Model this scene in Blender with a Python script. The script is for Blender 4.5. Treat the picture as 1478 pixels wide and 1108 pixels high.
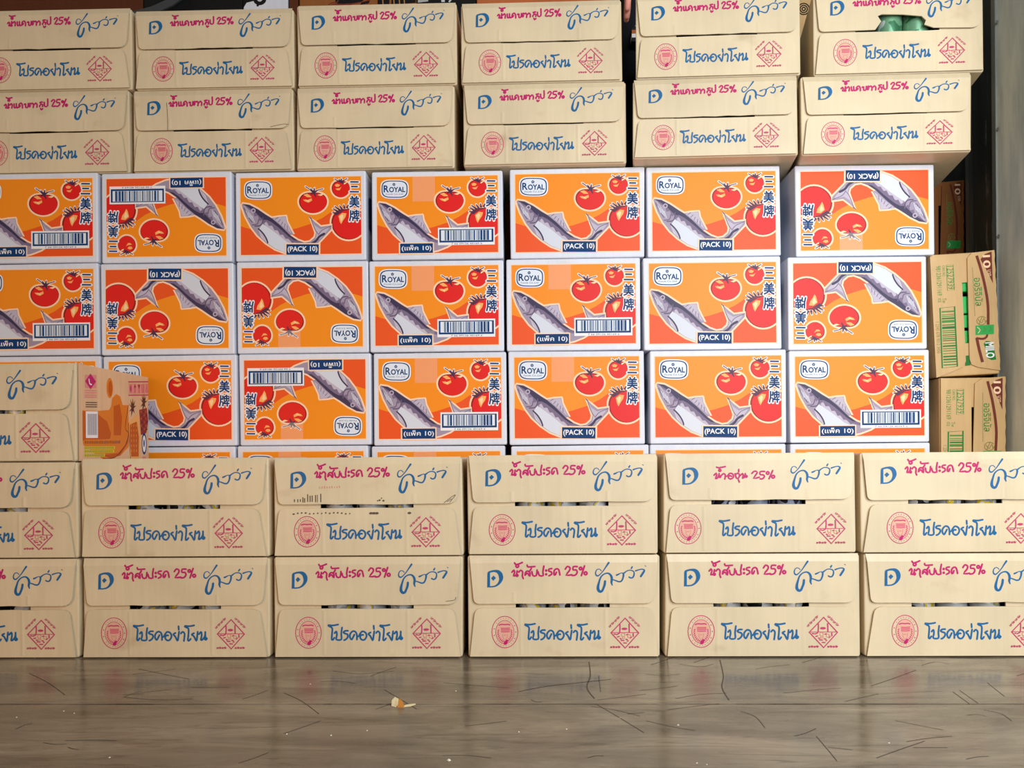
import bpy, math, random
from mathutils import Matrix, Vector

random.seed(7)
for o in list(bpy.data.objects):
    bpy.data.objects.remove(o)
SC = bpy.context.scene
COL = SC.collection

# ------------------------------------------------------------------ camera
FPX, PCX, HY = 1110.0, 739.0, 655.0          # focal length in pixels, centre column, horizon row (1478 x 1108)
YAW, ROLL = math.radians(1.35), math.radians(0.45)
CAMZ = 0.419
CR = Matrix.Rotation(YAW, 3, 'Z') @ Matrix.Rotation(math.pi / 2, 3, 'X') @ Matrix.Rotation(-ROLL, 3, 'Z')
cam_data = bpy.data.cameras.new('camera')
cam = bpy.data.objects.new('camera', cam_data)
COL.objects.link(cam)
cam.matrix_world = Matrix.Translation((0, 0, CAMZ)) @ CR.to_4x4()
cam_data.sensor_width = 36.0
cam_data.lens = 36.0 * FPX / 1478.0
cam_data.shift_y = (HY - 554.0) / 1478.0
cam_data.clip_start = 0.05
SC.camera = cam

# ------------------------------------------------------------------ world, lights, exposure
SC.view_settings.view_transform = 'Standard'
SC.view_settings.look = 'None'
SC.view_settings.gamma = 1.0
SC.view_settings.use_curve_mapping = False
SC.view_settings.exposure = 0.0
world = bpy.data.worlds.new('overcast_daylight')
SC.world = world
world.use_nodes = True
wb = world.node_tree.nodes['Background']
wb.inputs['Color'].default_value = (0.93, 0.97, 1.0, 1)
wb.inputs['Strength'].default_value = 0.17


def area(name, loc, target, size, power, color):
    d = bpy.data.lights.new(name, 'AREA')
    d.shape = 'RECTANGLE'
    d.size, d.size_y = size
    d.energy = power
    d.color = color
    o = bpy.data.objects.new(name, d)
    COL.objects.link(o)
    o.location = loc
    o.rotation_euler = (Vector(target) - Vector(loc)).to_track_quat('-Z', 'Y').to_euler()
    return o


area('daylight_at_bay_opening', (1.15, -0.25, 1.15), (1.05, 1.8, 0.75), (1.5, 1.5), 64, (0.91, 0.97, 1.0))
area('warm_fill_left', (-1.7, -1.1, 0.75), (-0.9, 1.8, 0.55), (1.0, 1.0), 19, (1.0, 0.50, 0.16))  # added warm fill tinting the left cartons, not a lamp of the bay

# ------------------------------------------------------------------ pixel -> place
def ray(px, py):
    return CR @ Vector(((px - PCX) / FPX, -(py - HY) / FPX, -1.0))


def at_y(px, py, Y):
    d = ray(px, py)
    t = Y / d.y
    return Vector((d.x * t, Y, CAMZ + d.z * t))


def on_floor(px, py):
    d = ray(px, py)
    t = -CAMZ / d.z
    return Vector((d.x * t, d.y * t, 0))


# ------------------------------------------------------------------ materials
def lin(c):
    c = c / 255.0
    return c / 12.92 if c <= 0.04045 else ((c + 0.055) / 1.055) ** 2.4


def rgb(r, g, b):
    return (lin(r), lin(g), lin(b), 1)


MATS = {}


def simple(name, col, rough=0.6, metal=0.0, spec=0.3):
    m = bpy.data.materials.new(name)
    m.use_nodes = True
    p = m.node_tree.nodes['Principled BSDF']
    p.inputs['Base Color'].default_value = rgb(*col)
    p.inputs['Roughness'].default_value = rough
    p.inputs['Metallic'].default_value = metal
    p.inputs['Specular IOR Level'].default_value = spec
    MATS[name] = m
    return m


def N(nt, kind, **kw):
    n = nt.nodes.new(kind)
    for k, v in kw.items():
        if k in n.inputs:
            n.inputs[k].default_value = v
        else:
            setattr(n, k, v)
    return n


def ramp(nt, src, stops):
    r = nt.nodes.new('ShaderNodeValToRGB')
    cr = r.color_ramp
    while len(cr.elements) < len(stops):
        cr.elements.new(0.5)
    for e, (p, c) in zip(cr.elements, stops):
        e.position = p
        e.color = c if len(c) == 4 else (c[0], c[1], c[2], 1)
    nt.links.new(src, r.inputs['Fac'])
    return r


def mix(nt, a, b, fac, mode='MIX'):
    m = nt.nodes.new('ShaderNodeMix')
    m.data_type = 'RGBA'
    m.blend_type = mode
    for sock, v in ((m.inputs[6], a), (m.inputs[7], b), (m.inputs[0], fac)):
        if hasattr(v, 'is_output') or hasattr(v, 'links'):
            nt.links.new(v, sock)
        else:
            sock.default_value = v
    return m.outputs[2]


def board(name, col, dirt, mott=0.10, streak=0.08, rough=0.75, dirt_amt=0.6, bump=0.12, spec=0.2):
    """paper board: mottling, vertical flute streaks, a few stains, soft dents"""
    m = bpy.data.materials.new(name)
    m.use_nodes = True
    nt = m.node_tree
    p = nt.nodes['Principled BSDF']
    p.inputs['Roughness'].default_value = rough
    p.inputs['Specular IOR Level'].default_value = spec
    tc = N(nt, 'ShaderNodeTexCoord')
    oi = N(nt, 'ShaderNodeObjectInfo')
    mu = N(nt, 'ShaderNodeMath', operation='MULTIPLY')
    mu.inputs[1].default_value = 57.0
    nt.links.new(oi.outputs['Random'], mu.inputs[0])
    ad = N(nt, 'ShaderNodeVectorMath', operation='ADD')
    nt.links.new(tc.outputs['Object'], ad.inputs[0])
    nt.links.new(mu.outputs[0], ad.inputs[1])

    def noise(scale, detail=4, vec=(1, 1, 1)):
        mp = N(nt, 'ShaderNodeMapping')
        mp.inputs['Scale'].default_value = vec
        nt.links.new(ad.outputs[0], mp.inputs['Vector'])
        n = N(nt, 'ShaderNodeTexNoise')
        n.inputs['Scale'].default_value = scale
        n.inputs['Detail'].default_value = detail
        nt.links.new(mp.outputs[0], n.inputs['Vector'])
        return n.outputs['Fac']
    base = rgb(*col)
    big = ramp(nt, noise(7, 3), [(0.3, (1 - mott,) * 3), (0.7, (1 + mott * 0.4,) * 3)])
    c1 = mix(nt, base, big.outputs[0], 1.0, 'MULTIPLY')
    st = ramp(nt, noise(30, 3, (3.0, 3.0, 0.12)), [(0.3, (1 - streak,) * 3), (0.72, (1 + streak * 0.3,) * 3)])
    c2 = mix(nt, c1, st.outputs[0], 1.0, 'MULTIPLY')
    dn = ramp(nt, noise(9, 6, (1, 1, 1.6)), [(0.64, (0, 0, 0)), (0.82, (dirt_amt,) * 3)])
    c3 = mix(nt, c2, rgb(*dirt), dn.outputs[0])
    nt.links.new(c3, p.inputs['Base Color'])
    b1 = N(nt, 'ShaderNodeBump')
    b1.inputs['Strength'].default_value = bump
    b1.inputs['Distance'].default_value = 0.004
    nt.links.new(noise(14, 4, (2.2, 2.2, 0.35)), b1.inputs['Height'])
    nt.links.new(b1.outputs[0], p.inputs['Normal'])
    MATS[name] = m
    return m


board('cream_board', (222, 203, 168), (150, 112, 72), mott=0.09, streak=0.04, dirt_amt=0.4, bump=0.35, rough=0.42, spec=0.5)
board('kraft_board', (214, 176, 122), (130, 92, 55), dirt_amt=0.3, bump=0.3, rough=0.45, spec=0.45)
board('brown_board', (150, 92, 48), (90, 55, 30), dirt_amt=0.3)
board('dark_brown_board', (92, 48, 26), (60, 30, 20), dirt_amt=0.3)
board('rust_board', (190, 105, 60), (120, 70, 40), dirt_amt=0.3)
board('white_board', (224, 228, 241), (175, 165, 160), mott=0.05, streak=0.05, dirt_amt=0.25, rough=0.4, bump=0.2, spec=0.35)
board('black_board', (22, 22, 24), (40, 40, 42), rough=0.5)
board('peach_board', (232, 192, 150), (170, 120, 80), dirt_amt=0.2)
for n, c in dict(
        ink_blue=(22, 98, 152), ink_magenta=(190, 26, 104), ink_pink=(196, 62, 110), ink_rose=(222, 140, 132), rose_wash=(224, 172, 150),
        orange_light=(246, 142, 18), orange_deep=(236, 84, 24), cream_line=(255, 214, 178), white_ink=(240, 238, 240),
        navy=(4, 58, 112), tomato=(226, 24, 22), tomato_dark=(150, 14, 22), highlight=(252, 176, 96), highlight_pale=(255, 216, 165),
        stem=(72, 40, 72), fish=(160, 146, 168), fish_dark=(58, 50, 82), fish_mid=(120, 104, 134), fish_belly=(212, 216, 228),
        fish_pale=(190, 180, 198), fish_line=(96, 82, 112), bar_grey=(110, 130, 150), badge=(224, 232, 244),
        green_ink=(72, 140, 62), green_dark=(30, 120, 50), green_bright=(50, 165, 80), brown_ink=(116, 48, 34), sketch_ink=(140, 130, 70),
        smudge=(96, 84, 72), peach_orange=(222, 128, 40), peach_deep=(196, 92, 24), peach_light=(238, 178, 104),
        pine_dark=(86, 48, 44), pine_red=(150, 52, 48), yellow_ink=(212, 196, 40), steel_bar=(120, 120, 130), ink_black=(16, 14, 16),
        tan_line=(180, 130, 80), sack_white=(200, 205, 215), grey_print=(170, 175, 175), crumb=(225, 222, 210),
        scratch=(58, 50, 44), leaf_pale=(214, 200, 160), leaf_amber=(190, 122, 50), strap=(64, 68, 70)).items():
    simple(n, c, 0.45, 0, 0.3)
MATS['navy'].node_tree.nodes['Principled BSDF'].inputs['Specular IOR Level'].default_value = 0.15
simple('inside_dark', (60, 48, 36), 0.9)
simple('skin', (226, 150, 134), 0.5)
simple('dark_cloth', (22, 24, 32), 0.9)
simple('hair_black', (16, 14, 14), 0.6)
simple('can_metal', (200, 204, 208), 0.25, 1.0)
simple('rivet', (170, 175, 175), 0.3, 0.8)
simple('green_pack', (70, 200, 105), 0.35)
simple('green_highlight', (150, 225, 165), 0.35)

m = bpy.data.materials.new('clear_tape')
m.use_nodes = True
nt = m.node_tree
p = nt.nodes['Principled BSDF']
p.inputs['Base Color'].default_value = (0.95, 0.92, 0.88, 1)
p.inputs['Roughness'].default_value = 0.25
tr = N(nt, 'ShaderNodeBsdfTransparent')
ms = N(nt, 'ShaderNodeMixShader')
ms.inputs[0].default_value = 0.16
nt.links.new(tr.outputs[0], ms.inputs[1])
nt.links.new(p.outputs[0], ms.inputs[2])
nt.links.new(ms.outputs[0], nt.nodes['Material Output'].inputs['Surface'])
MATS['clear_tape'] = m


def can_label(name, cols):
    m = bpy.data.materials.new(name)
    m.use_nodes = True
    nt = m.node_tree
    p = nt.nodes['Principled BSDF']
    p.inputs['Roughness'].default_value = 0.28
    p.inputs['Metallic'].default_value = 0.35
    tc = N(nt, 'ShaderNodeTexCoord')
    oi = N(nt, 'ShaderNodeObjectInfo')
    mu = N(nt, 'ShaderNodeMath', operation='MULTIPLY')
    mu.inputs[1].default_value = 31.0
    nt.links.new(oi.outputs['Random'], mu.inputs[0])
    ad = N(nt, 'ShaderNodeVectorMath', operation='ADD')
    nt.links.new(tc.outputs['Object'], ad.inputs[0])
    nt.links.new(mu.outputs[0], ad.inputs[1])
    n = N(nt, 'ShaderNodeTexNoise')
    n.inputs['Scale'].default_value = 26
    n.inputs['Detail'].default_value = 1.5
    nt.links.new(ad.outputs[0], n.inputs['Vector'])
    r = ramp(nt, n.outputs['Fac'], cols)
    r.color_ramp.interpolation = 'CONSTANT'
    nt.links.new(r.outputs[0], p.inputs['Base Color'])
    MATS[name] = m


can_label('can_label_silver', [(0.0, rgb(20, 20, 24)), (0.40, rgb(205, 208, 212)), (0.56, rgb(150, 155, 162)), (0.60, rgb(224, 196, 40)), (0.64, rgb(235, 236, 238))])
can_label('can_label_grape', [(0.0, rgb(24, 22, 40)), (0.42, rgb(150, 160, 185)), (0.55, rgb(50, 46, 74)), (0.62, rgb(225, 228, 235))])
can_label('can_label_green', [(0.0, rgb(60, 120, 84)), (0.42, rgb(120, 172, 136)), (0.56, rgb(214, 230, 218))])


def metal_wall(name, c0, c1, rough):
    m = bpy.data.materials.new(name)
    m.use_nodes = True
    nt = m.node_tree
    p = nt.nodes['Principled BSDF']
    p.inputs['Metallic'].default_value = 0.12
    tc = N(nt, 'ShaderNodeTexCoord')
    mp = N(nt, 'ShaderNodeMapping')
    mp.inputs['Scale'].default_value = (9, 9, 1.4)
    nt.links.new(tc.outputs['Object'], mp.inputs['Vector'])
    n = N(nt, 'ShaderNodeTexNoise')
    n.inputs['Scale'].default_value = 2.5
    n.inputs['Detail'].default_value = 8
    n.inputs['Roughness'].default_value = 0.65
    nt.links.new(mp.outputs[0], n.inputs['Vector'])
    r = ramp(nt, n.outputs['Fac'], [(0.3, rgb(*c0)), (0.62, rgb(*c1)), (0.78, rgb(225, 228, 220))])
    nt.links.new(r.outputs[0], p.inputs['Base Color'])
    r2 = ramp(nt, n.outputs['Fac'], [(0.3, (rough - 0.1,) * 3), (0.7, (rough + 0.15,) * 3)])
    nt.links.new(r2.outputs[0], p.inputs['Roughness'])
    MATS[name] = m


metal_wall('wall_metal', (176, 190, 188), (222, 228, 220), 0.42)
metal_wall('wall_metal_shaded', (40, 44, 46), (70, 76, 78), 0.5)  # darker copy of the wall metal, the recess's shade put into its colour

# floor: worn dark boards with a dull shine
m = bpy.data.materials.new('worn_floor')
m.use_nodes = True
nt = m.node_tree
p = nt.nodes['Principled BSDF']
tc = N(nt, 'ShaderNodeTexCoord')


def fl_noise(scale, vec, detail=7, rough=0.6, dist=0.0):
    mp = N(nt, 'ShaderNodeMapping')
    mp.inputs['Scale'].default_value = vec
    nt.links.new(tc.outputs['Object'], mp.inputs['Vector'])
    n = N(nt, 'ShaderNodeTexNoise')
    n.inputs['Scale'].default_value = scale
    n.inputs['Detail'].default_value = detail
    n.inputs['Roughness'].default_value = rough
    n.inputs['Distortion'].default_value = dist
    nt.links.new(mp.outputs[0], n.inputs['Vector'])
    return n.outputs['Fac']


g1 = ramp(nt, fl_noise(3.0, (1, 3.5, 1), 8, 0.65, 0.6), [(0.32, rgb(78, 68, 56)), (0.5, rgb(114, 102, 87)), (0.68, rgb(146, 133, 114))])
g2 = ramp(nt, fl_noise(5.0, (1.0, 9.0, 1), 9, 0.7, 1.2), [(0.42, (1, 1, 1)), (0.36, (0.62, 0.6, 0.58))])
g2 = ramp(nt, fl_noise(5.0, (1.0, 9.0, 1), 9, 0.7, 1.2), [(0.36, (0.5, 0.48, 0.45)), (0.47, (1, 1, 1))])
nt.links.new(mix(nt, g1.outputs[0], g2.outputs[0], 1.0, 'MULTIPLY'), p.inputs['Base Color'])
rr = ramp(nt, fl_noise(4.0, (1, 5, 1), 7, 0.65, 0.8), [(0.3, (0.12,) * 3), (0.75, (0.30,) * 3)])
nt.links.new(rr.outputs[0], p.inputs['Roughness'])
p.inputs['Specular IOR Level'].default_value = 0.7
bp = N(nt, 'ShaderNodeBump')
bp.inputs['Strength'].default_value = 0.06
bp.inputs['Distance'].default_value = 0.004
nt.links.new(fl_noise(9.0, (1, 4, 1), 6), bp.inputs['Height'])
nt.links.new(bp.outputs[0], p.inputs['Normal'])
MATS['worn_floor'] = m


# ------------------------------------------------------------------ geometry collector
def smooth(pts, n=4):
    if len(pts) < 3:
        return list(pts)
    out = []
    P = [pts[0]] + list(pts) + [pts[-1]]
    for i in range(1, len(P) - 2):
        a, b, c, d = P[i - 1], P[i], P[i + 1], P[i + 2]
        for k in range(n):
            t = k / n
            out.append(tuple(0.5 * ((2 * b[j]) + (-a[j] + c[j]) * t + (2 * a[j] - 5 * b[j] + 4 * c[j] - d[j]) * t * t
                                    + (-a[j] + 3 * b[j] - 3 * c[j] + d[j]) * t ** 3) for j in range(len(b))))
    out.append(tuple(pts[-1]))
    return out


class Geo:
    def __init__(s):
        s.v, s.f, s.m, s.names, s.k = [], [], [], [], 0

    def mi(s, name):
        if name not in s.names:
            s.names.append(name)
        return s.names.index(name)

    def add(s, vs, fs, mat):
        b = len(s.v)
        s.v += [tuple(v) for v in vs]
        i = s.mi(mat)
        for f in fs:
            s.f.append([b + q for q in f])
            s.m.append(i)

    def box(s, a, b, mat):
        x0, y0, z0 = a
        x1, y1, z1 = b
        s.add([(x0, y0, z0), (x1, y0, z0), (x1, y1, z0), (x0, y1, z0), (x0, y0, z1), (x1, y0, z1), (x1, y1, z1), (x0, y1, z1)],
              [(3, 2, 1, 0), (4, 5, 6, 7), (0, 1, 5, 4), (1, 2, 6, 5), (2, 3, 7, 6), (3, 0, 4, 7)], mat)

    # printed layers: 2D points (x, z) on a plane facing -Y, stacked a few microns apart
    def off(s):
        s.k += 1
        return 0.0003 + s.k * 4e-6

    def poly(s, pts, mat, y0=0.0):
        y = y0 - s.off()
        s.add([(q[0], y, q[1]) for q in pts], [list(range(len(pts)))], mat)

    def ribbon(s, pts, w, mat, y0=0.0, closed=False, caps=True, sub=4):
        """pts (x, z) or (x, z, w)"""
        pts = [(q[0], q[1], q[2] if len(q) > 2 else w) for q in pts]
        if closed:
            pts = pts + [pts[0]]
        P = smooth(pts, sub) if sub > 1 else pts
        Q = [P[0]]
        for q in P[1:]:
            if math.hypot(q[0] - Q[-1][0], q[1] - Q[-1][1]) > 1e-6:
                Q.append(q)
        P = Q
        n = len(P)
        if n < 2:
            return
        y = y0 - s.off()
        vs, fs = [], []
        for i, q in enumerate(P):
            a = P[i - 1] if i else (P[-2] if closed else q)
            b = P[i + 1] if i < n - 1 else (P[1] if closed else q)
            dx, dz = b[0] - a[0], b[1] - a[1]
            L = math.hypot(dx, dz) or 1.0
            nx, nz = -dz / L * q[2] / 2, dx / L * q[2] / 2
            yy = y - 3.5e-6 * i / n
            vs += [(q[0] - nx, yy, q[1] - nz), (q[0] + nx, yy, q[1] + nz)]
        for i in range(n - 1):
            fs.append((2 * i, 2 * i + 2, 2 * i + 3, 2 * i + 1))
        s.add(vs, fs, mat)
        if caps and not closed:
            for q in (P[0], P[-1]):
                s.disc(q[0], q[1], q[2] / 2, q[2] / 2, mat, y0, 8)

    def disc(s, cx, cz, rx, rz, mat, y0=0.0, n=20):
        s.poly([(cx + rx * math.cos(2 * math.pi * i / n), cz + rz * math.sin(2 * math.pi * i / n)) for i in range(n)], mat, y0)

    def ring(s, cx, cz, rx, rz, w, mat, y0=0.0, n=24):
        s.ribbon([(cx + rx * math.cos(2 * math.pi * i / n), cz + rz * math.sin(2 * math.pi * i / n)) for i in range(n)], w, mat, y0, closed=True, sub=1)

    def rect(s, x0, z0, x1, z1, mat, y0=0.0):
        s.poly([(x0, z0), (x1, z0), (x1, z1), (x0, z1)], mat, y0)

    def text(s, body, x0, z0, x1, z1, mat, y0=0.0, bold=0.0, rot=0):
        """lettering filling a rectangle; rot=90 turns it a quarter clockwise"""
        V, F = glyphs(body, bold)
        ax, bx = min(v[0] for v in V), max(v[0] for v in V)
        az, bz = min(v[1] for v in V), max(v[1] for v in V)
        y = y0 - s.off()
        out = []
        for v in V:
            u, w = (v[0] - ax) / (bx - ax), (v[1] - az) / (bz - az)
            if rot == 90:
                u, w = w, 1 - u
            out.append((x0 + u * (x1 - x0), y, z0 + w * (z1 - z0)))
        s.add(out, F, mat)

    def map(s, fn, start=0):
        s.v[start:] = [tuple(fn(*q)) for q in s.v[start:]]

    def mesh(s, name):
        me = bpy.data.meshes.new(name)
        me.from_pydata(s.v, [], s.f)
        for n in s.names:
            me.materials.append(MATS[n])
        me.polygons.foreach_set('material_index', s.m)
        me.update()
        return me

    def obj(s, name, parent=None, smooth_shade=False):
        me = s.mesh(name)
        if smooth_shade:
            me.polygons.foreach_set('use_smooth', [True] * len(me.polygons))
        o = bpy.data.objects.new(name, me)
        COL.objects.link(o)
        if parent is not None:
            o.parent = parent
        return o


_gl = {}


def glyphs(body, bold):
    key = (body, bold)
    if key not in _gl:
        cu = bpy.data.curves.new('lettering', 'FONT')
        cu.body = body
        cu.offset = bold
        cu.resolution_u = 3
        cu.fill_mode = 'FRONT'
        ob = bpy.data.objects.new('lettering', cu)
        COL.objects.link(ob)
        dg = bpy.context.evaluated_depsgraph_get()
        me = bpy.data.meshes.new_from_object(ob.evaluated_get(dg))
        V = [(v.co.x, v.co.y) for v in me.vertices]
        F = [list(p.vertices) for p in me.polygons]
        bpy.data.objects.remove(ob)
        bpy.data.curves.remove(cu)
        bpy.data.meshes.remove(me)
        _gl[key] = (V, F)
    return _gl[key]


def clip(poly, x0, z0, x1, z1):
    for ax, lim, sg in ((0, x0, 1), (0, x1, -1), (1, z0, 1), (1, z1, -1)):
        out = []
        for i in range(len(poly)):
            a, b = poly[i - 1], poly[i]
            ia, ib = (a[ax] - lim) * sg >= 0, (b[ax] - lim) * sg >= 0
            if ia != ib:
                t = (lim - a[ax]) / (b[ax] - a[ax])
                out.append((a[0] + (b[0] - a[0]) * t, a[1] + (b[1] - a[1]) * t))
            if ib:
                out.append(b)
        poly = out
        if not poly:
            return []
    return poly


def thing(name, label, cat, loc=(0, 0, 0), rot=(0, 0, 0), group=None):
    o = bpy.data.objects.new(name, None)
    o.empty_display_size = 0.05
    COL.objects.link(o)
    o.location = loc
    o.rotation_euler = rot
    tag(o, label, cat, group)
    return o


def tag(o, label, cat, group=None):
    o['label'] = label
    o['category'] = cat
    if group:
        o['group'] = group
    return o


def struct(o):
    o['kind'] = 'structure'
    return o


# ------------------------------------------------------------------ the truck body
WX, WY = 1.18, 1.975        # right wall: near panel, where it steps back
g = Geo()
YS = 1.288                   # seam between two floor boards
g.box((-1.75, 0.62, -0.05), (1.30, YS - 0.003, 0), 'worn_floor')
g.box((-1.75, YS + 0.003, -0.05), (1.30, 3.4, 0), 'worn_floor')
g.box((-1.75, 0.62, -0.08), (1.30, 3.4, -0.05), 'inside_dark')
# scuffs and scratches worn into the boards
SCR = [[(850, 955), (852, 975), (847, 992), (858, 1008)], [(748, 998), (790, 990), (845, 984), (882, 980)], [(864, 975), (867, 998)],
       [(975, 1008), (1010, 1002), (1050, 1000)], [(1039, 952), (1044, 975), (1042, 992), (1052, 1010)], [(1375, 998), (1400, 1016)],
       [(1385, 996), (1412, 1015)], [(1068, 1026), (1090, 1034), (1104, 1050)], [(1178, 1062), (1195, 1082), (1208, 1098)],
       [(1195, 1078), (1230, 1082)], [(1220, 1012), (1268, 1001)], [(1425, 985), (1450, 1005)], [(980, 958), (1010, 962), (1030, 958)],
       [(1130, 1000), (1180, 995), (1214, 993)], [(905, 1030), (930, 1028)], [(180, 1006), (230, 1010), (280, 1008)], [(640, 985), (700, 990), (735, 992)],
       [(1330, 960), (1350, 955), (1370, 958)], [(480, 968), (520, 972), (570, 968)], [(1420, 1024), (1445, 1030), (1460, 1040)]]
rs = random.Random(3)
for i in range(46):
    px, py = rs.uniform(0, 1470), 952 + 150 * rs.random() ** 1.6
    L, a_ = rs.uniform(15, 75), rs.choice((0.0, 0.05, -0.12, 0.2, -0.35, 0.6))
    SCR.append([(px, py), (px + L * 0.5, py + L * a_ * 0.45 + rs.uniform(-2, 2)), (px + L, py + L * a_)])
for s_ in SCR:
    P = [on_floor(*q) for q in s_]
    gg = Geo()
    gg.ribbon([(q.x, q.y) for q in P], 0.0012 if len(s_) < 4 else 0.0022, 'scratch', caps=False)
    g.add([(v[0], v[2], 0.0003) for v in gg.v], [f[::-1] for f in gg.f], 'scratch')
struct(g.obj('floor'))

g = Geo()
g.box((WX, 1.38, -0.05), (WX + 0.22, WY, 2.5), 'wall_metal')
struct(g.obj('wall_right'))
g = Geo()
g.box((1.275, WY, -0.05), (1.40, 3.4, 2.5), 'wall_metal_shaded')
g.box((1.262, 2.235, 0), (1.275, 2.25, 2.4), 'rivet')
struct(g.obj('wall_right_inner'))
g = Geo()
g.box((WX - 0.003, WY - 0.012, 0), (WX + 0.01, WY + 0.004, 2.4), 'rivet')
for i in range(9):
    z = 0.15 + i * 0.268
    for j in range(6):
        a0, a1 = j * math.pi / 3, (j + 1) * math.pi / 3
        g.add([(WX - 0.006, WY - 0.02, z), (WX - 0.003, WY - 0.02 + 0.006 * math.cos(a0), z + 0.006 * math.sin(a0)),
               (WX - 0.003, WY - 0.02 + 0.006 * math.cos(a1), z + 0.006 * math.sin(a1))], [(0, 1, 2)], 'rivet')
struct(g.obj('trim_1'))
g = Geo()
g.box((-1.85, 1.38, -0.05), (-1.75, 3.4, 2.5), 'wall_metal')
struct(g.obj('wall_left'))
g = Geo()
g.box((-1.85, 3.4, -0.05), (1.40, 3.5, 2.5), 'wall_metal_shaded')
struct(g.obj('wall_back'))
g = Geo()
g.box((-1.85, 1.38, 2.5), (1.40, 3.5, 2.56), 'wall_metal')
struct(g.obj('ceiling'))


# ------------------------------------------------------------------ carton shells
def shell(g, W, D, H, mat, hole=None, cav=0.16, inner='inside_dark', r=0.005, jit=0.0015, rnd=random):
    """rounded carton, front at y=0, base at z=0, centred in x; hole = (x0, z0, x1, z1) opens a cavity"""
    cs = [(-W / 2, 0), (W / 2, 0), (W / 2, H), (-W / 2, H)]
    cj = [(rnd.uniform(0, jit), rnd.uniform(0, jit)) for _ in cs]
    sx, sz = (1, -1, -1, 1), (1, 1, -1, -1)
    start = (math.pi, 1.5 * math.pi, 0, 0.5 * math.pi)

    def prof(inset):
        out = []
        rr = max(r - inset, 0.0005)
        for i, (cx, cz) in enumerate(cs):
            cx += sx[i] * (cj[i][0] + r)
            cz += sz[i] * ((cj[i][1] if i > 1 else 0) + r)
            for k in range(5):
                a = start[i] + k * math.pi / 8
                out.append((cx + rr * math.cos(a), cz + rr * math.sin(a)))
        return out
    b = 0.003
    rings = [(prof(b), 0.0), (prof(0.0009), 0.0009), (prof(0), b), (prof(0), D - b), (prof(b), D)]
    n = 20
    base = len(g.v)
    vs = [(x, y, z) for P, y in rings for x, z in P]
    fs = []
    for k in range(4):
        for i in range(n):
            j = (i + 1) % n
            fs.append((k * n + i, k * n + n + i, k * n + n + j, k * n + j))
    fs.append([4 * n + i for i in range(n)][::-1])
    if hole is None:
        fs.append(list(range(n)))
        g.add(vs, fs, mat)
        return
    x0, z0, x1, z1 = hole
    h = [(x0, z0), (x1, z0), (x1, z1), (x0, z1)]
    hb = len(vs)
    vs += [(x, 0.0, z) for x, z in h] + [(x, 0.003, z) for x, z in h]
    for i in range(4):
        j = (i + 1) % 4
        run = [i * 5 + 2, i * 5 + 3, i * 5 + 4] + [j * 5 + q for q in (0, 1, 2)]
        fs.append(run + [hb + j, hb + i])
        fs.append((hb + i, hb + j, hb + 4 + j, hb + 4 + i))
    g.add(vs, fs, mat)
    e = 0.0045
    c = [(-W / 2 + e, e), (W / 2 - e, e), (W / 2 - e, H - e), (-W / 2 + e, H - e)]
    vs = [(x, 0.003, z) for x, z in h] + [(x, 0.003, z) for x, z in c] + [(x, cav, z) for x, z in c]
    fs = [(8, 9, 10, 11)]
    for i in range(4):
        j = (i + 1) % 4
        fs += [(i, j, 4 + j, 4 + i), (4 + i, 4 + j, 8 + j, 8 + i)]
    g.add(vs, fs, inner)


def plate(g, pts, ya, yb, mat, fold=None):
    """flat board piece; front at y=ya, back at y=yb"""
    n = len(pts)
    vs = [(x, ya, z) for x, z in pts] + [(x, yb, z) for x, z in pts]
    fs = [list(range(n)), [n + i for i in range(n)][::-1]]
    fs += [(i, n + i, n + (i + 1) % n, (i + 1) % n) for i in range(n)]
    g.add(vs, fs, mat)


def crease(g, x, z0, z1, y0, w=0.005, h=0.0007, mat='cream_board'):
    """a pressed fold line running up a flap"""
    vs = []
    for z in (z0, z1):
        vs += [(x - w, y0 - 0.0001, z), (x - 0.0006, y0 - h, z), (x + w, y0 - 0.0001, z)]
    g.add(vs, [(0, 1, 4, 3), (1, 2, 5, 4), (0, 2, 1), (3, 4, 5)], mat)


def rcorner(c, a, b, r, n=4):
    """round corner c between directions to a and b"""
    va, vb = Vector((a[0] - c[0], a[1] - c[1])).normalized(), Vector((b[0] - c[0], b[1] - c[1])).normalized()
    p0, p2 = Vector(c) + va * r, Vector(c) + vb * r
    return [tuple(p0 * (1 - t) ** 2 + Vector(c) * 2 * t * (1 - t) + p2 * t * t) for t in [i / n for i in range(n + 1)]]


# ------------------------------------------------------------------ drink carton artwork (traced strokes)
BRAND = [[(245, 300, 20), (200, 260, 18), (140, 275, 22), (110, 340, 28), (120, 395, 34), (160, 415, 34), (210, 385, 24), (290, 300, 24), (360, 200, 34), (420, 115, 46)],
         [(330, 540, 54), (320, 620, 56), (290, 700, 52), (255, 765, 56), (205, 775, 62), (168, 730, 70), (165, 660, 62), (190, 560, 46), (230, 450, 36), (300, 380, 30), (380, 355, 34), (440, 375, 44), (480, 430, 56), (490, 500, 56), (480, 570, 48), (500, 630, 26)],
         [(505, 500, 24), (580, 525, 30), (650, 550, 34), (710, 540, 36), (750, 470, 38), (765, 390, 44), (745, 355, 26), (700, 355, 18), (640, 385, 36), (600, 400, 38)],
         [(765, 365, 40), (830, 315, 26), (890, 290, 24), (960, 295, 26), (1010, 330, 30), (1010, 400, 36), (980, 455, 36), (930, 465, 32), (895, 445, 34)],
         [(972, 210, 32), (950, 245, 38)],
         [(1050, 303, 36), (1120, 280, 28), (1200, 265, 26), (1255, 290, 38), (1230, 340, 50), (1170, 430, 48)],
         [(1270, 185, 16), (1290, 200, 16)]]
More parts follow.
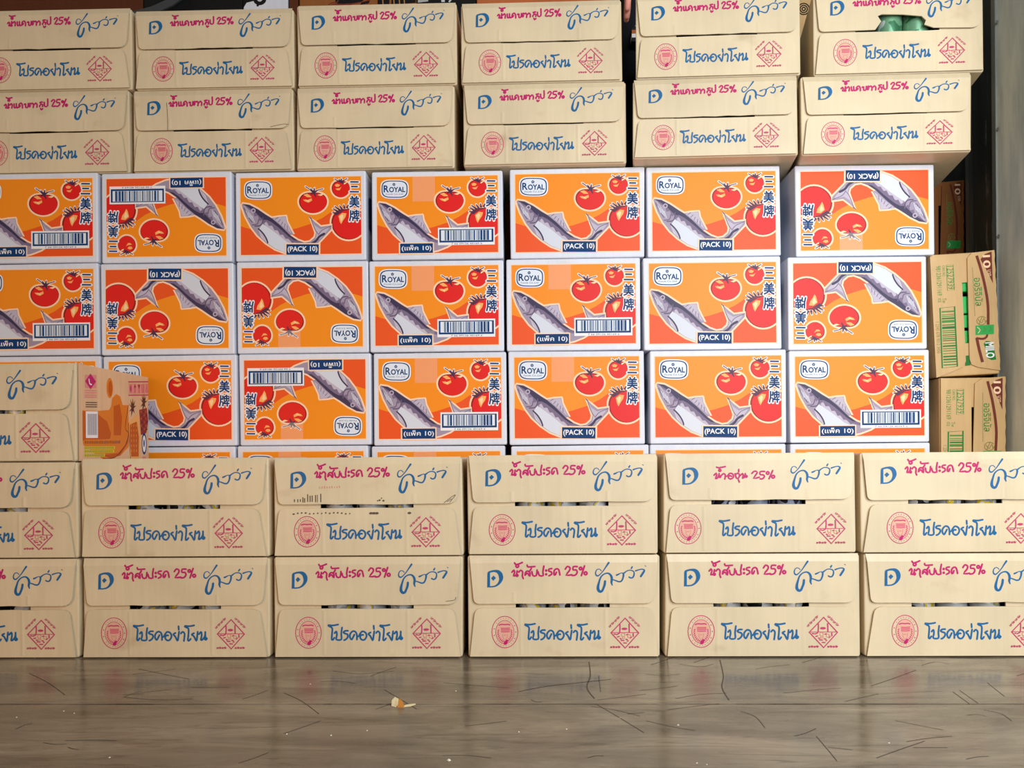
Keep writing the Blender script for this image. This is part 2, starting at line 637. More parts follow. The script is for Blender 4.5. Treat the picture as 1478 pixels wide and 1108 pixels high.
WARN = [[(225, 88), (130, 104), (45, 98), (70, 120), (118, 152), (115, 250), (108, 345), (130, 355), (155, 320)],
        [(160, 240), (192, 208), (202, 270), (190, 350), (280, 350), (280, 250), (295, 140)],
        [(400, 198), (350, 200), (320, 225), (345, 245), (392, 262), (395, 310), (360, 350), (330, 362)],
        [(515, 265), (492, 310), (465, 352), (435, 310), (442, 250), (490, 205), (540, 222), (560, 280), (560, 352)],
        [(562, 302), (595, 290), (618, 250), (660, 208), (718, 235), (732, 300), (690, 358), (640, 350), (618, 310), (640, 272), (672, 272)],
        [(805, 228), (766, 255), (800, 290), (842, 368), (857, 300), (872, 205)],
        [(862, 110), (866, 170)],
        [(905, 238), (935, 208), (970, 240), (966, 310), (957, 370)],
        [(1145, 95), (1060, 110), (975, 105), (995, 128), (1042, 155), (1040, 260), (1030, 358), (1055, 362), (1080, 332)],
        [(1140, 233), (1100, 258), (1140, 290), (1185, 370), (1198, 290), (1208, 208)],
        [(1232, 250), (1270, 210), (1280, 270), (1265, 355), (1305, 335), (1340, 280), (1345, 212)],
        [(1345, 270), (1350, 312), (1375, 325), (1352, 352), (1322, 325)]]


def circ(cx, cy, r, n=10):
    return [(cx + r * math.cos(2 * math.pi * i / n), cy + r * math.sin(2 * math.pi * i / n)) for i in range(n + 1)]


PINE = [[(85, 242), (120, 205), (132, 245), (112, 308), (160, 290), (178, 220)], circ(175, 298, 16, 6),
        [(133, 80), (165, 112), (270, 74)], circ(180, 135, 24, 8),
        [(205, 242), (240, 208), (275, 240), (268, 305), (284, 352)],
        [(345, 262), (325, 275), (318, 306), (322, 255), (350, 225), (390, 232), (405, 262), (402, 308)], [(325, 285), (350, 262), (375, 275), (385, 300)], [(388, 238), (428, 180)],
        [(355, 122), (366, 150), (430, 150), (490, 145)],
        [(438, 232), (455, 300), (515, 302), (530, 205)],
        [(548, 238), (570, 302), (638, 302), (632, 240), (650, 138)],
        circ(690, 215, 8, 6), circ(690, 280, 8, 6),
        [(790, 182), (742, 190), (735, 222), (780, 240), (786, 280), (738, 306)],
        [(870, 245), (850, 292), (828, 285), (832, 220), (870, 186), (912, 202), (932, 292)],
        [(1028, 192), (1065, 145), (1112, 170), (1098, 222), (1040, 297), (1142, 290)],
        [(1240, 150), (1172, 150), (1165, 206), (1218, 206), (1238, 250), (1202, 297), (1148, 302)],
        circ(1298, 182, 22, 8), [(1367, 138), (1310, 305)], circ(1386, 266, 25, 8)]
CANTA = [[(275, 335), (300, 310), (312, 340), (297, 378), (338, 368), (350, 300)], circ(345, 372, 12, 6),
         [(308, 190), (342, 206), (412, 194)], circ(356, 240, 17, 8),
         [(370, 330), (400, 302), (416, 330), (410, 382)],
         [(450, 308), (455, 378), (476, 374)], [(490, 305), (496, 380), (522, 372)],
         [(562, 340), (542, 376), (540, 320), (575, 295), (600, 330), (602, 385)],
         [(635, 322), (660, 310), (660, 378), (700, 368), (706, 305)],
         [(742, 340), (732, 372), (716, 340), (740, 300), (760, 316), (780, 300), (802, 330), (797, 380)],
         [(818, 325), (842, 300), (866, 330), (862, 376)],
         [(962, 285), (915, 290), (938, 322), (910, 350), (912, 368)], [(938, 322), (966, 332), (964, 366)],
         [(930, 400), (942, 425), (966, 404)],
         [(995, 290), (1002, 360), (1055, 356), (1056, 230)],
         [(1125, 276), (1155, 246), (1186, 270), (1132, 365), (1198, 360)],
         [(1282, 245), (1226, 247), (1220, 296), (1265, 302), (1276, 330), (1242, 366), (1214, 366)],
         circ(1325, 284, 16, 8), [(1387, 243), (1330, 372)], circ(1394, 350, 18, 8)]
GRAPE = [[(138, 266), (180, 226), (187, 270), (165, 335), (212, 312), (236, 235)], circ(250, 292, 18, 6),
         [(188, 110), (235, 122), (356, 100)], circ(250, 172, 20, 8),
         [(285, 266), (322, 236), (356, 266), (345, 342)], [(358, 290), (396, 285)],
         [(400, 282), (440, 232), (500, 246), (512, 310), (452, 342), (414, 312), (440, 276), (476, 290)],
         [(545, 240), (562, 310), (600, 336), (632, 270), (602, 230), (575, 242)],
         [(615, 158), (615, 200)], [(608, 360), (626, 402)],
         [(645, 276), (690, 236), (702, 280), (685, 330), (730, 302), (742, 240)], circ(758, 292, 18, 6),
         [(870, 236), (920, 192), (976, 220), (900, 332), (1012, 310)],
         [(1117, 200), (1032, 202), (1030, 260), (1090, 266), (1112, 300), (1072, 342), (1030, 342)],
         circ(1175, 230, 25, 8), [(1272, 183), (1200, 342)], circ(1280, 302, 27, 8)]


def mapper(ox, oy, sc, bx0, by1, bw, bh):
    """crop pixels -> fraction of the carton's front"""
    return lambda x, y: ((ox + x / sc - bx0) / bw, (by1 - (oy + y / sc)) / bh)


M_BRAND = mapper(850, 660, 16.42, 674, 800, 277, 144)
M_WARN = mapper(750, 745, 12.317, 674, 800, 277, 144)
M_PINE = mapper(730, 660, 12.317, 674, 800, 277, 144)
M_CANTA = mapper(700, 115, 12.317, 667, 242, 237, 121)
M_GRAPE = mapper(1020, 665, 13.436, 957, 798, 279, 145)
M_D = mapper(690, 660, 22.16, 674, 800, 277, 144)
M_SEAL = mapper(700, 735, 18.46, 674, 800, 277, 144)
M_DIA = mapper(870, 735, 18.47, 674, 800, 277, 144)


class Front:
    """fractions of the front -> metres, with a shift"""
    def __init__(s, W, H, fn, scale, dx=0, dz=0):
        s.W, s.H, s.fn, s.k, s.dx, s.dz = W, H, fn, W / 277.0 / scale, dx, dz

    def p(s, x, y):
        u, v = s.fn(x, y)
        return ((u + s.dx - 0.5) * s.W, (v + s.dz) * s.H)

    def stroke(s, g, pts, w, mat, y0, **kw):
        g.ribbon([s.p(q[0], q[1]) + (((q[2] if len(q) > 2 else w) * s.k),) for q in pts], w * s.k, mat, y0, **kw)


def drink_carton(label, W, D, H, flavour, x, yf, z, yaw=0.0, group=None, open_up=0.006, open_low=0.004, ddx=0.0,
                 spread=0.0, torn=False, stamp=False, gap=0.527, ldx=0.0, rnd=None, side_print=False, curl=None, gap_low=None, skew=0.0):
    rnd = rnd or random
    root = thing('drink_carton', label, 'carton', (x, yf, z), (0, 0, yaw), group)
    # body
    g = Geo()
    hole = (-0.249 * W, 0.47 * H, 0.239 * W, 0.56 * H)
    if torn:
        hole = (-0.25 * W, 0.47 * H, 0.24 * W, 0.70 * H)
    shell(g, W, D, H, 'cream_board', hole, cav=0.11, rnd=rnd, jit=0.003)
    g.map(lambda X, Y, Z: (X + skew * max(Y, 0) / D, Y, Z))
    if side_print:
        carton_side(g, W, D, H)
    g.obj('carton_body', root)
    yp = -0.006
    # upper flap
    g = Geo()

    def P(u, v):
        return ((u - 0.5) * W, v * H)
    b = gap
    tl, tr, br, bl = P(0.016, 0.925), P(0.984, 0.925), P(0.966, b), P(0.034, b)
    low = []
    low += rcorner(bl, tl, br, 0.012 * W / 0.4)[0:]
    if torn:
        for u, v in ((0.36, b + 0.005), (0.395, b + 0.10), (0.375, b + 0.165), (0.40, b + 0.185), (0.52, b + 0.175), (0.63, b + 0.15), (0.655, b + 0.10), (0.645, b + 0.05), (0.70, b + 0.01)):
            low.append(P(u, v))
    else:
        for i in range(1, 12):
            u = 0.06 + 0.88 * i / 12
            low.append(P(u, b + (rnd.uniform(-0.005, 0.005) if 2 < i < 10 else 0)))
    low += rcorner(br, bl, tr, 0.02 * W / 0.4)
    plate(g, low + [tr, tl], yp, -0.003, 'cream_board')
    k = len(g.v)
    # folded top strip, leaning back to the carton's edge
    a0, a1 = P(0.012, 0.997), P(0.988, 0.997)
    g.add([(tl[0], yp, tl[1]), (tr[0], yp, tr[1]), (a1[0], -0.0004, a1[1]), (a0[0], -0.0004, a0[1]),
           (tl[0], 0, tl[1]), (tr[0], 0, tr[1])], [(0, 1, 2, 3), (0, 3, 4), (1, 5, 2)], 'cream_board')
    k2 = len(g.v)
    ud, uz = ddx, 0
    f = Front(W, H, M_BRAND, 16.42, ud, uz)
    for s_ in BRAND:
        f.stroke(g, s_, 30, 'ink_blue', yp, sub=3)
    words, fn, sc, wd = dict(pineapple=(PINE, M_PINE, 12.317, 31), cantaloupe=(CANTA, M_CANTA, 12.317, 28), grape=(GRAPE, M_GRAPE, 13.436, 32))[flavour]
    f = Front(W, H, fn, sc, ud, uz)
    if flavour == 'cantaloupe':
        f.k *= 277 / 237.0
    for s_ in words:
        f.stroke(g, s_, wd, 'ink_magenta', yp, sub=2)
    f = Front(W, H, M_D, 22.16, ud, uz)
    g.poly([f.p(*q) for q in ((258, 450), (340, 412), (336, 884), (246, 912))], 'ink_blue', yp)
    f.stroke(g, [(300, 436, 56), (400, 404, 58), (490, 394, 66), (590, 415, 104), (662, 485, 132), (692, 590, 134), (676, 690, 104), (605, 798, 68), (510, 862, 48), (410, 882, 42), (310, 885, 42)], 40, 'ink_blue', yp, sub=3)
    g.poly([f.p(*q) for q in ((450, 538), (530, 612), (440, 700), (375, 616))], 'ink_blue', yp)
    if stamp:
        for i in range(11):
            u = 0.118 + 0.0135 * i + rnd.uniform(-0.003, 0.003)
            h_ = rnd.uniform(0.03, 0.085) if i > 2 else 0.03
            g.rect((u - 0.5) * W, (0.545 + rnd.uniform(0, 0.01)) * H, (u + 0.005 - 0.5) * W, (0.55 + h_) * H, 'smudge', yp)
        for u, v, r_ in ((0.565, 0.565, 0.006), (0.575, 0.585, 0.004), (0.585, 0.56, 0.006), (0.555, 0.56, 0.004)):
            g.disc((u - 0.5) * W, v * H, r_ * W, r_ * W * 0.8, 'smudge', yp, 8)
        for i in range(9):
            g.rect((0.25 + 0.013 * i - 0.5) * W, (0.685 + 0.001 * i) * H, (0.254 + 0.013 * i - 0.5) * W, (0.705 + 0.003 * (i % 3)) * H, 'ink_rose', yp)
    if curl:
        for q in curl:
            g.ribbon([P(*t) for t in q], 0.0011, 'smudge', yp, caps=False, sub=3)
    for uc in (0.243 + rnd.uniform(-0.01, 0.01), 0.735 + rnd.uniform(-0.01, 0.01)):
        if rnd.random() < 0.75 and not torn:
            crease(g, (uc - 0.5) * W, (b + 0.012) * H, rnd.uniform(0.62, 0.66) * H, yp)
    ztop = 0.925 * H
    g.map(lambda X, Y, Z: (X, Y - max(ztop - Z, 0) * open_up, Z))
    g.obj('upper_flap', root)
    # lower flap
    g = Geo()
    c = gap_low if gap_low else 0.487
    tl, tr, br, bl = P(0.036 + ldx, c), P(0.952 + ldx, c), P(0.984, 0.012), P(0.012, 0.012)
    pts = [bl, br] + rcorner(tr, br, tl, 0.016 * W / 0.4)
    for i in range(1, 10):
        pts.append(P(0.92 - 0.84 * i / 10, c + rnd.uniform(-0.003, 0.003)))
    pts += rcorner(tl, tr, bl, 0.016 * W / 0.4)
    plate(g, pts, yp, -0.003, 'cream_board')
    f = Front(W, H, M_WARN, 12.317, ddx + ldx)
    for s_ in WARN:
        f.stroke(g, s_, 32, 'ink_blue', yp, sub=3)
    # round seal
    f = Front(W, H, M_SEAL, 18.46, ddx + ldx - spread)
    cx, cz = f.p(460, 530)
    kx, kz = W / 277 / 18.46, H / 144 / 18.46
    g.ring(cx, cz, 345 * kx, 410 * kz, 20 * kx, 'ink_pink', yp, 28)
    g.disc(cx, cz, 244 * kx, 305 * kz, 'rose_wash', yp, 24)
    g.ring(cx, cz, 244 * kx, 305 * kz, 14 * kx, 'ink_pink', yp, 24)
    for i in range(26):
        a = 2 * math.pi * i / 26
        if i % 2 == 0 or math.sin(a) > 0.5 or math.sin(a) < -0.6:
            g.disc(cx + 292 * kx * math.cos(a), cz + 356 * kz * math.sin(a), 15 * kx, 17 * kx, 'ink_rose' if abs(math.sin(a)) > 0.6 else 'ink_pink', yp, 6)
    f.stroke(g, [(310, 350), (380, 330), (460, 338), (540, 330), (590, 345)], 34, 'ink_pink', yp, sub=2)
    g.poly([f.p(*q) for q in ((345, 410), (600, 405), (590, 545), (360, 550))], 'ink_rose', yp)
    for yy in (430, 470, 515):
        f.stroke(g, [(360, yy), (470, yy + 8), (585, yy - 3)], 16, 'ink_pink', yp, sub=1)
    for i in range(9):
        t = i / 8
        for sg in (-1, 1):
            a = math.radians(165 + 98 * t) if sg < 0 else math.radians(375 - 98 * t)
            q = (460 + 190 * math.cos(a), 560 - 235 * math.sin(a))
            f.stroke(g, [q, (q[0] - sg * 24, q[1] - 26)], 24, 'ink_pink', yp, sub=1)
    f.stroke(g, [(400, 580), (405, 660), (460, 740), (520, 660), (522, 580)], 14, 'ink_rose', yp, sub=2)
    g.poly([f.p(*q) for q in ((420, 830), (470, 760), (500, 715), (545, 760), (510, 850), (455, 862))], 'ink_magenta', yp)
    f.stroke(g, [(440, 610), (480, 610)], 26, 'ink_rose', yp, sub=1)
    # diamond emblem
    f = Front(W, H, M_DIA, 18.47, ddx + ldx + spread)
    f.stroke(g, [(505, 175), (860, 560), (500, 950), (130, 555)], 36, 'ink_pink', yp, closed=True, sub=1)
    f.stroke(g, [(165, 550), (830, 550)], 16, 'ink_pink', yp, sub=1)
    cx, cz = f.p(485, 452)
    g.disc(cx, cz, 76 * kx, 32 * kz, 'ink_pink', yp, 12)
    f.stroke(g, [(366, 340), (368, 440), (360, 535)], 30, 'ink_pink', yp, sub=1)
    f.stroke(g, [(608, 335), (612, 540)], 32, 'ink_pink', yp, sub=1)
    for q in ([(280, 600), (345, 570)], [(300, 660), (345, 650)], [(395, 750), (470, 755)], [(465, 815), (535, 820)], [(520, 720), (560, 735)],
              [(712, 575), (716, 645)], [(215, 585), (250, 590)], [(640, 690), (670, 665)], [(370, 700), (400, 715)], [(540, 605), (570, 595)], [(560, 770), (580, 765)]):
        f.stroke(g, q, 30, 'ink_pink', yp, sub=1)
    for (qx, qy, r_) in ((450, 605, 48), (610, 640, 42), (460, 680, 30)):
        cx, cz = f.p(qx, qy)
        g.ring(cx, cz, r_ * kx, r_ * kz, 13 * kx, 'ink_rose', yp, 10)

    def script(a, b, n, hgt):
        # a run of tiny letters along a line
        A, B = Vector(a), Vector(b)
        d = (B - A) / n
        nn = Vector((d.y, -d.x)).normalized()
        for i in range(n):
            o_ = A + d * (i + 0.2)
            t = (i * 7) % 4
            l_ = hgt * (1, 0.8, 1.25, 0.9)[t]
            ps = [o_, o_ + nn * l_, o_ + d * 0.62 + nn * l_ * 0.8] if t % 2 else [o_ + nn * l_, o_, o_ + d * 0.6, o_ + d * 0.6 + nn * l_]
            f.stroke(g, [tuple(q) for q in ps], 15, 'ink_pink', yp, sub=1, caps=False)
    script((95, 420), (385, 140), 8, 44)
    script((600, 150), (880, 420), 8, 44)
    script((110, 945), (385, 945), 8, 42)
    script((600, 945), (880, 945), 8, 42)
    if stamp:
        for i in range(15):
            u = 0.115 + 0.021 * i
            g.disc((u - 0.5) * W, (0.437 + rnd.uniform(-0.006, 0.006)) * H, 0.006 * W * rnd.uniform(0.5, 1.1), 0.004 * W, 'smudge', yp, 7)
        for u in (0.52, 0.535, 0.55, 0.72):
            g.disc((u - 0.5) * W, 0.435 * H, 0.010 * W, 0.006 * W, 'smudge', yp, 9)
    for uc in (0.268 + ldx - spread, 0.706 + ldx):
        if rnd.random() < 0.8:
            crease(g, (uc + ddx - 0.5) * W, 0.03 * H, 0.47 * H, yp)
    g.map(lambda X, Y, Z: (X, Y - Z * open_low, Z))
    g.obj('lower_flap', root)
    return root


def carton_side(g, W, D, H):
    """colour print on the carton's right side (x = W/2)"""
    a = Geo()

    def q(x, y):          # crop pixels of the side view -> (depth, height)
        s_ = (x - 110) / 780.0
        top = 50 + 135 * s_
        return (0.004 + s_ * (D - 0.008), H * (1 - (y - top) / (1040.0 - top)))

    def P(pts, m_):
        a.poly([q(*t) for t in pts], m_)

    def R(x0, y0, x1, y1, m_):
        P([(x0, y1), (x1, y1), (x1, y0), (x0, y0)], m_)

    def E(cx, cy, rx, ry, m_, n=18):
        P([(cx + rx * math.cos(-2 * math.pi * i / n), cy + ry * math.sin(-2 * math.pi * i / n)) for i in range(n)], m_)
    P([(112, 1036), (888, 1036), (888, 187), (112, 54)], 'peach_board')
    P([(150, 525), (300, 530), (420, 520), (450, 470), (640, 470), (640, 900), (540, 990), (350, 1020), (160, 880), (150, 860)][::-1], 'peach_orange')
    P([(150, 530), (300, 560), (400, 640), (440, 760), (430, 815), (150, 830)][::-1], 'peach_deep')
    P([(455, 400), (500, 355), (545, 380), (570, 460), (600, 560), (600, 700), (560, 820), (450, 815), (435, 640), (440, 500)][::-1], 'peach_orange')
    P([(470, 480), (540, 460), (565, 600), (550, 780), (470, 780)][::-1], 'peach_deep')
    E(430, 295, 36, 105, 'peach_orange')
    E(436, 300, 22, 80, 'peach_deep')
    P([(350, 980), (430, 1020), (540, 985), (630, 860), (640, 760), (600, 880), (520, 960)][::-1], 'peach_deep')
    # fruit group
    P([(640, 650), (700, 590), (760, 560), (780, 700), (790, 860), (770, 1020), (660, 1025), (640, 850)][::-1], 'peach_light')
    P([(655, 670), (740, 640), (765, 800), (760, 1000), (670, 1000), (650, 840)][::-1], 'peach_deep')
    P([(770, 520), (870, 500), (885, 640), (860, 760), (790, 780)][::-1], 'pine_red')
    for cx, cy in ((690, 500), (830, 450)):
        for dx, dy in ((-48, -50), (-26, -95), (4, -105), (30, -80), (46, -25), (-44, 40), (-20, 95), (24, 60)):
            tri = [(cx - (14 if abs(dy) > 40 else 2), cy - (0 if abs(dy) > 40 else 16)), (cx + (14 if abs(dy) > 40 else 2), cy + (4 if abs(dy) > 40 else 16)), (cx + dx, cy + dy)]
            ar = (tri[1][0] - tri[0][0]) * (tri[2][1] - tri[0][1]) - (tri[2][0] - tri[0][0]) * (tri[1][1] - tri[0][1])
            P(tri if ar < 0 else tri[::-1], 'pine_dark')
    for r_ in range(6):
        for c_ in range(3):
            E(795 + c_ * 30 + (r_ % 2) * 10, 540 + r_ * 36, 9, 12, 'pine_dark' if (r_ + c_) % 2 else 'peach_deep', 6)
            E(672 + c_ * 30, 680 + r_ * 52, 8, 17, 'peach_orange', 6)
    a.ribbon([q(*t) for t in ((640, 650), (645, 850), (660, 1020))], 0.0016, 'pine_dark', caps=False, sub=2)
    a.ribbon([q(*t) for t in ((640, 470), (600, 700), (640, 760), (600, 880), (480, 1005), (350, 1015))], 0.0018, 'brown_ink', caps=False, sub=3)
    E(830, 870, 32, 112, 'navy')
    E(830, 870, 22, 86, 'white_ink')
    E(828, 865, 9, 40, 'navy')
    R(806, 1000, 850, 1030, 'ink_rose')
    # emblem, lines, bar code
    R(175, 165, 290, 300, 'ink_rose')
    P([(230, 150), (285, 232), (230, 312), (176, 230)][::-1], 'ink_magenta')
    a.ribbon([q(*t) for t in ((215, 210), (222, 255), (240, 262))], 0.003, 'white_ink', sub=2)
    for y0 in (318, 340, 365, 385):
        R(170, y0, 292, y0 + 12, 'ink_rose')
    for y0 in (440, 462, 484):
        R(180, y0, 295, y0 + 10, 'smudge')
    R(180, 535, 300, 805, 'white_ink')
    for i in range(14):
        R(196 + i * 7, 560, 199 + i * 7 + (i % 3), 775, 'steel_bar')
    # pictograms
    R(640, 225, 890, 238, 'ink_pink')
    R(640, 362, 890, 374, 'ink_pink')
    for i in range(5):
        x0 = 648 + i * 50
        R(x0, 250, x0 + 42, 352, 'ink_rose')
        if i == 0:
            E(x0 + 20, 300, 12, 36, 'ink_pink')
        elif i == 1:
            P([(x0 + 8, 290), (x0 + 34, 290), (x0 + 21, 252)], 'pine_red')
            R(x0 + 17, 290, x0 + 25, 345, 'ink_pink')
        elif i == 2:
            P([(x0 + 6, 262), (x0 + 21, 312), (x0 + 36, 262)], 'pine_red')
            R(x0 + 18, 310, x0 + 24, 345, 'ink_pink')
        elif i == 3:
            a.ribbon([q(*t) for t in ((x0 + 8, 262), (x0 + 10, 340), (x0 + 30, 340), (x0 + 32, 262))], 0.0022, 'ink_magenta', sub=1)
        else:
            a.ribbon([q(*t) for t in ((x0 + 21, 262), (x0 + 36, 335), (x0 + 6, 335))], 0.0022, 'ink_magenta', closed=True, sub=1)
    R(165, 820, 560, 876, 'peach_orange')
    for i in range(22):
        R(172 + i * 17, 832 + (i % 3) * 2, 180 + i * 17, 864, 'brown_ink')
    for y0, x1 in ((890, 480), (925, 470), (965, 370)):
        R(165, y0, x1, y0 + 30, 'yellow_ink')
        for i in range(int((x1 - 170) / 16)):
            R(170 + i * 16, y0 + 6, 178 + i * 16, y0 + 24, 'sketch_ink')
    g.add([(W / 2 + 0.0001 - v[1], v[0], v[2]) for v in a.v], [[i for i in f_] for f_ in []], 'peach_board')
    base = len(g.v) - len(a.v)
    for f_, mi_ in zip(a.f, a.m):
        g.f.append([base + i for i in f_])
        g.m.append(g.mi(a.names[mi_]))


# ------------------------------------------------------------------ cans
def lathe(g, prof, n, mat):
    vs, fs = [], []
    for r_, z in prof:
        vs += [(r_ * math.cos(2 * math.pi * i / n), r_ * math.sin(2 * math.pi * i / n), z) for i in range(n)]
    for k in range(len(prof) - 1):
        for i in range(n):
            j = (i + 1) % n
            fs.append((k * n + i, k * n + j, k * n + n + j, k * n + n + i))
    g.add(vs, fs, mat)


CANS = {}


def can_mesh(kind, h=0.186):
    key = (kind, h)
    if key not in CANS:
        g = Geo()
        lathe(g, [(0.0001, 0.004), (0.022, 0.004), (0.024, 0.0), (0.0305, 0.009), (0.0305, h - 0.017)], 24, kind)
        lathe(g, [(0.0305, h - 0.017), (0.0265, h - 0.003), (0.0275, h), (0.0255, h - 0.001), (0.025, h - 0.005), (0.0001, h - 0.005)], 24, 'can_metal')
        me = g.mesh('drink_can')
        me.polygons.foreach_set('use_smooth', [True] * len(me.polygons))
        CANS[key] = me
    return CANS[key]


def can(loc, kind, label, group, h=0.186):
    o = bpy.data.objects.new('drink_can', can_mesh(kind, h))
    COL.objects.link(o)
    o.location = loc
    o.rotation_euler = (0, 0, random.uniform(0, 6.28))
    tag(o, label, 'can', group)
    return o


POS3 = ('leftmost', 'middle', 'rightmost')


def cans_in(x, yf, z, kind, where, u3=(-0.165, 0.0, 0.165), W=0.4, flav='silver'):
    for i, u in enumerate(u3):
        if u is None:
            continue
        can((x + u * W, yf + 0.0345, z + 0.0055), kind, '%s drink can, %s in the slot of %s' % (flav, (POS3[i] + ' of three') if u3[0] is not None else ('left of two', 'right of two')[i - 1], where),
            'cans peeking through the carton slots')


# ------------------------------------------------------------------ front stack of drink cartons
Y1, CD = 1.586, 0.288
F1 = [(-155, 115), (119, 390), (395, 669), (675, 953), (959, 1242), (1246, 1525)]
F2 = [(-165, 113), (117, 389), (394, 669), (674, 951), (957, 1236), (1241, 1520)]
F12 = [806, 804, 802.5, 800, 798, 797.5]
F2T = [667, 660.5, 659, 655.5, 653, 651.5]
ORD = ('first', 'second', 'third', 'fourth', 'fifth', 'sixth', 'seventh')
rowF = []
for c in range(6):
    gx = 'front stack of drink cartons'
    l, r_ = F1[c]
    ymid = 875
    xl, xr = at_y(l, ymid, Y1).x, at_y(r_, ymid, Y1).x
    zt = at_y((l + r_) / 2, F12[c], Y1).z
    where = 'the %s floor carton from left' % ORD[c]
    drink_carton('cream pineapple drink carton on the floor, %s from the left in the bottom row' % ORD[c],
                 xr - xl, CD, zt - 0.0008, 'pineapple', (xl + xr) / 2, Y1, 0.0004, 0, gx, ddx=(0, -0.003, 0.004, 0.006, 0.0, 0.006)[c],
                 ldx=(0, -0.004, 0.0, 0.004, 0.0, 0.018)[c], open_up=(0.016, 0.008, 0.006, 0.005, 0.012, 0.006)[c],
                 curl=[[(0.91, 0.56), (0.955, 0.57), (0.962, 0.6)]] if c == 2 else None)
    cans_in((xl + xr) / 2, Y1, 0.0004, 'can_label_silver', where, u3=(None if c == 0 else -0.165, 0.0, 0.165))
    zb = zt
    l, r_ = F2[c]
    xl, xr = at_y(l, 730, Y1).x, at_y(r_, 730, Y1).x
    zt = at_y((l + r_) / 2, F2T[c], Y1).z
    fl = 'grape' if c == 4 else 'pineapple'
    extra = 'smudged ' if c == 2 else ''
    where = 'the %s second-row carton from left' % ORD[c]
    drink_carton('%scream %s drink carton, %s from the left in the second row up' % (extra, fl, ORD[c]),
                 xr - xl, CD, zt - zb - 0.0008, fl, (xl + xr) / 2, Y1, zb + 0.0004, 0, gx, ddx=(0, -0.006, 0.0, 0.0, 0.0, 0.003)[c],
                 spread=0.058 if c == 4 else 0, stamp=(c == 2), ldx=(0, -0.008, 0.0, 0.0, 0.0, 0.014)[c], gap=0.535 if c == 4 else 0.527,
                 open_up=(0.018, 0.008, 0.007, 0.006, 0.010, 0.012)[c],
                 curl=[[(0.90, 0.535), (0.945, 0.60), (0.96, 0.61), (0.93, 0.54)], [(0.915, 0.545), (0.94, 0.575)]] if c == 2 else None)
    cans_in((xl + xr) / 2, Y1, zb + 0.0004, 'can_label_grape' if c == 4 else 'can_label_silver', where, flav='dark' if c == 4 else 'silver', u3=(None if c == 0 else -0.165, 0.0, 0.165))
    rowF.append(zt)
l, r_ = -170, 111
xl, xr = at_y(l, 595, Y1).x, at_y(r_, 595, Y1).x
zt = at_y(40, 524, Y1).z
drink_carton('cream drink carton with orange fruit picture on its side, alone atop the left front stack', xr - xl, 0.305, zt - rowF[0] - 0.0008,
             'pineapple', (xl + xr) / 2, Y1, rowF[0] + 0.0004, 0, 'front stack of drink cartons', open_up=0.012, side_print=True, ddx=-0.006)
cans_in((xl + xr) / 2, Y1, rowF[0] + 0.0004, 'can_label_silver', 'the topmost left front carton', u3=(None, 0.0, 0.165))

# ------------------------------------------------------------------ tinned fish cartons
# the three characters down the right edge, stroke by stroke (three, beauty, brand)
CHARS = [[(1272, 132), (1362, 132)], [(1282, 182), (1354, 182)], [(1268, 238), (1366, 238)],
         [(1290, 284), (1302, 303)], [(1346, 284), (1334, 303)], [(1272, 309), (1366, 309)], [(1280, 328), (1358, 328)], [(1268, 348), (1370, 348)],
         [(1318, 309), (1318, 366)], [(1266, 368), (1372, 368)], [(1318, 366), (1302, 386), (1268, 403)], [(1318, 368), (1340, 388), (1371, 403)],
         [(1281, 436), (1281, 500), (1270, 553)], [(1281, 478), (1310, 478)], [(1304, 440), (1304, 478)], [(1281, 508), (1305, 508), (1305, 553)],
         [(1346, 432), (1338, 447)], [(1320, 449), (1368, 449), (1368, 498), (1320, 498), (1320, 449)], [(1320, 473), (1368, 473)], [(1344, 449), (1344, 498)],
         [(1332, 498), (1318, 520)], [(1312, 523), (1374, 523)], [(1350, 505), (1350, 557)]]


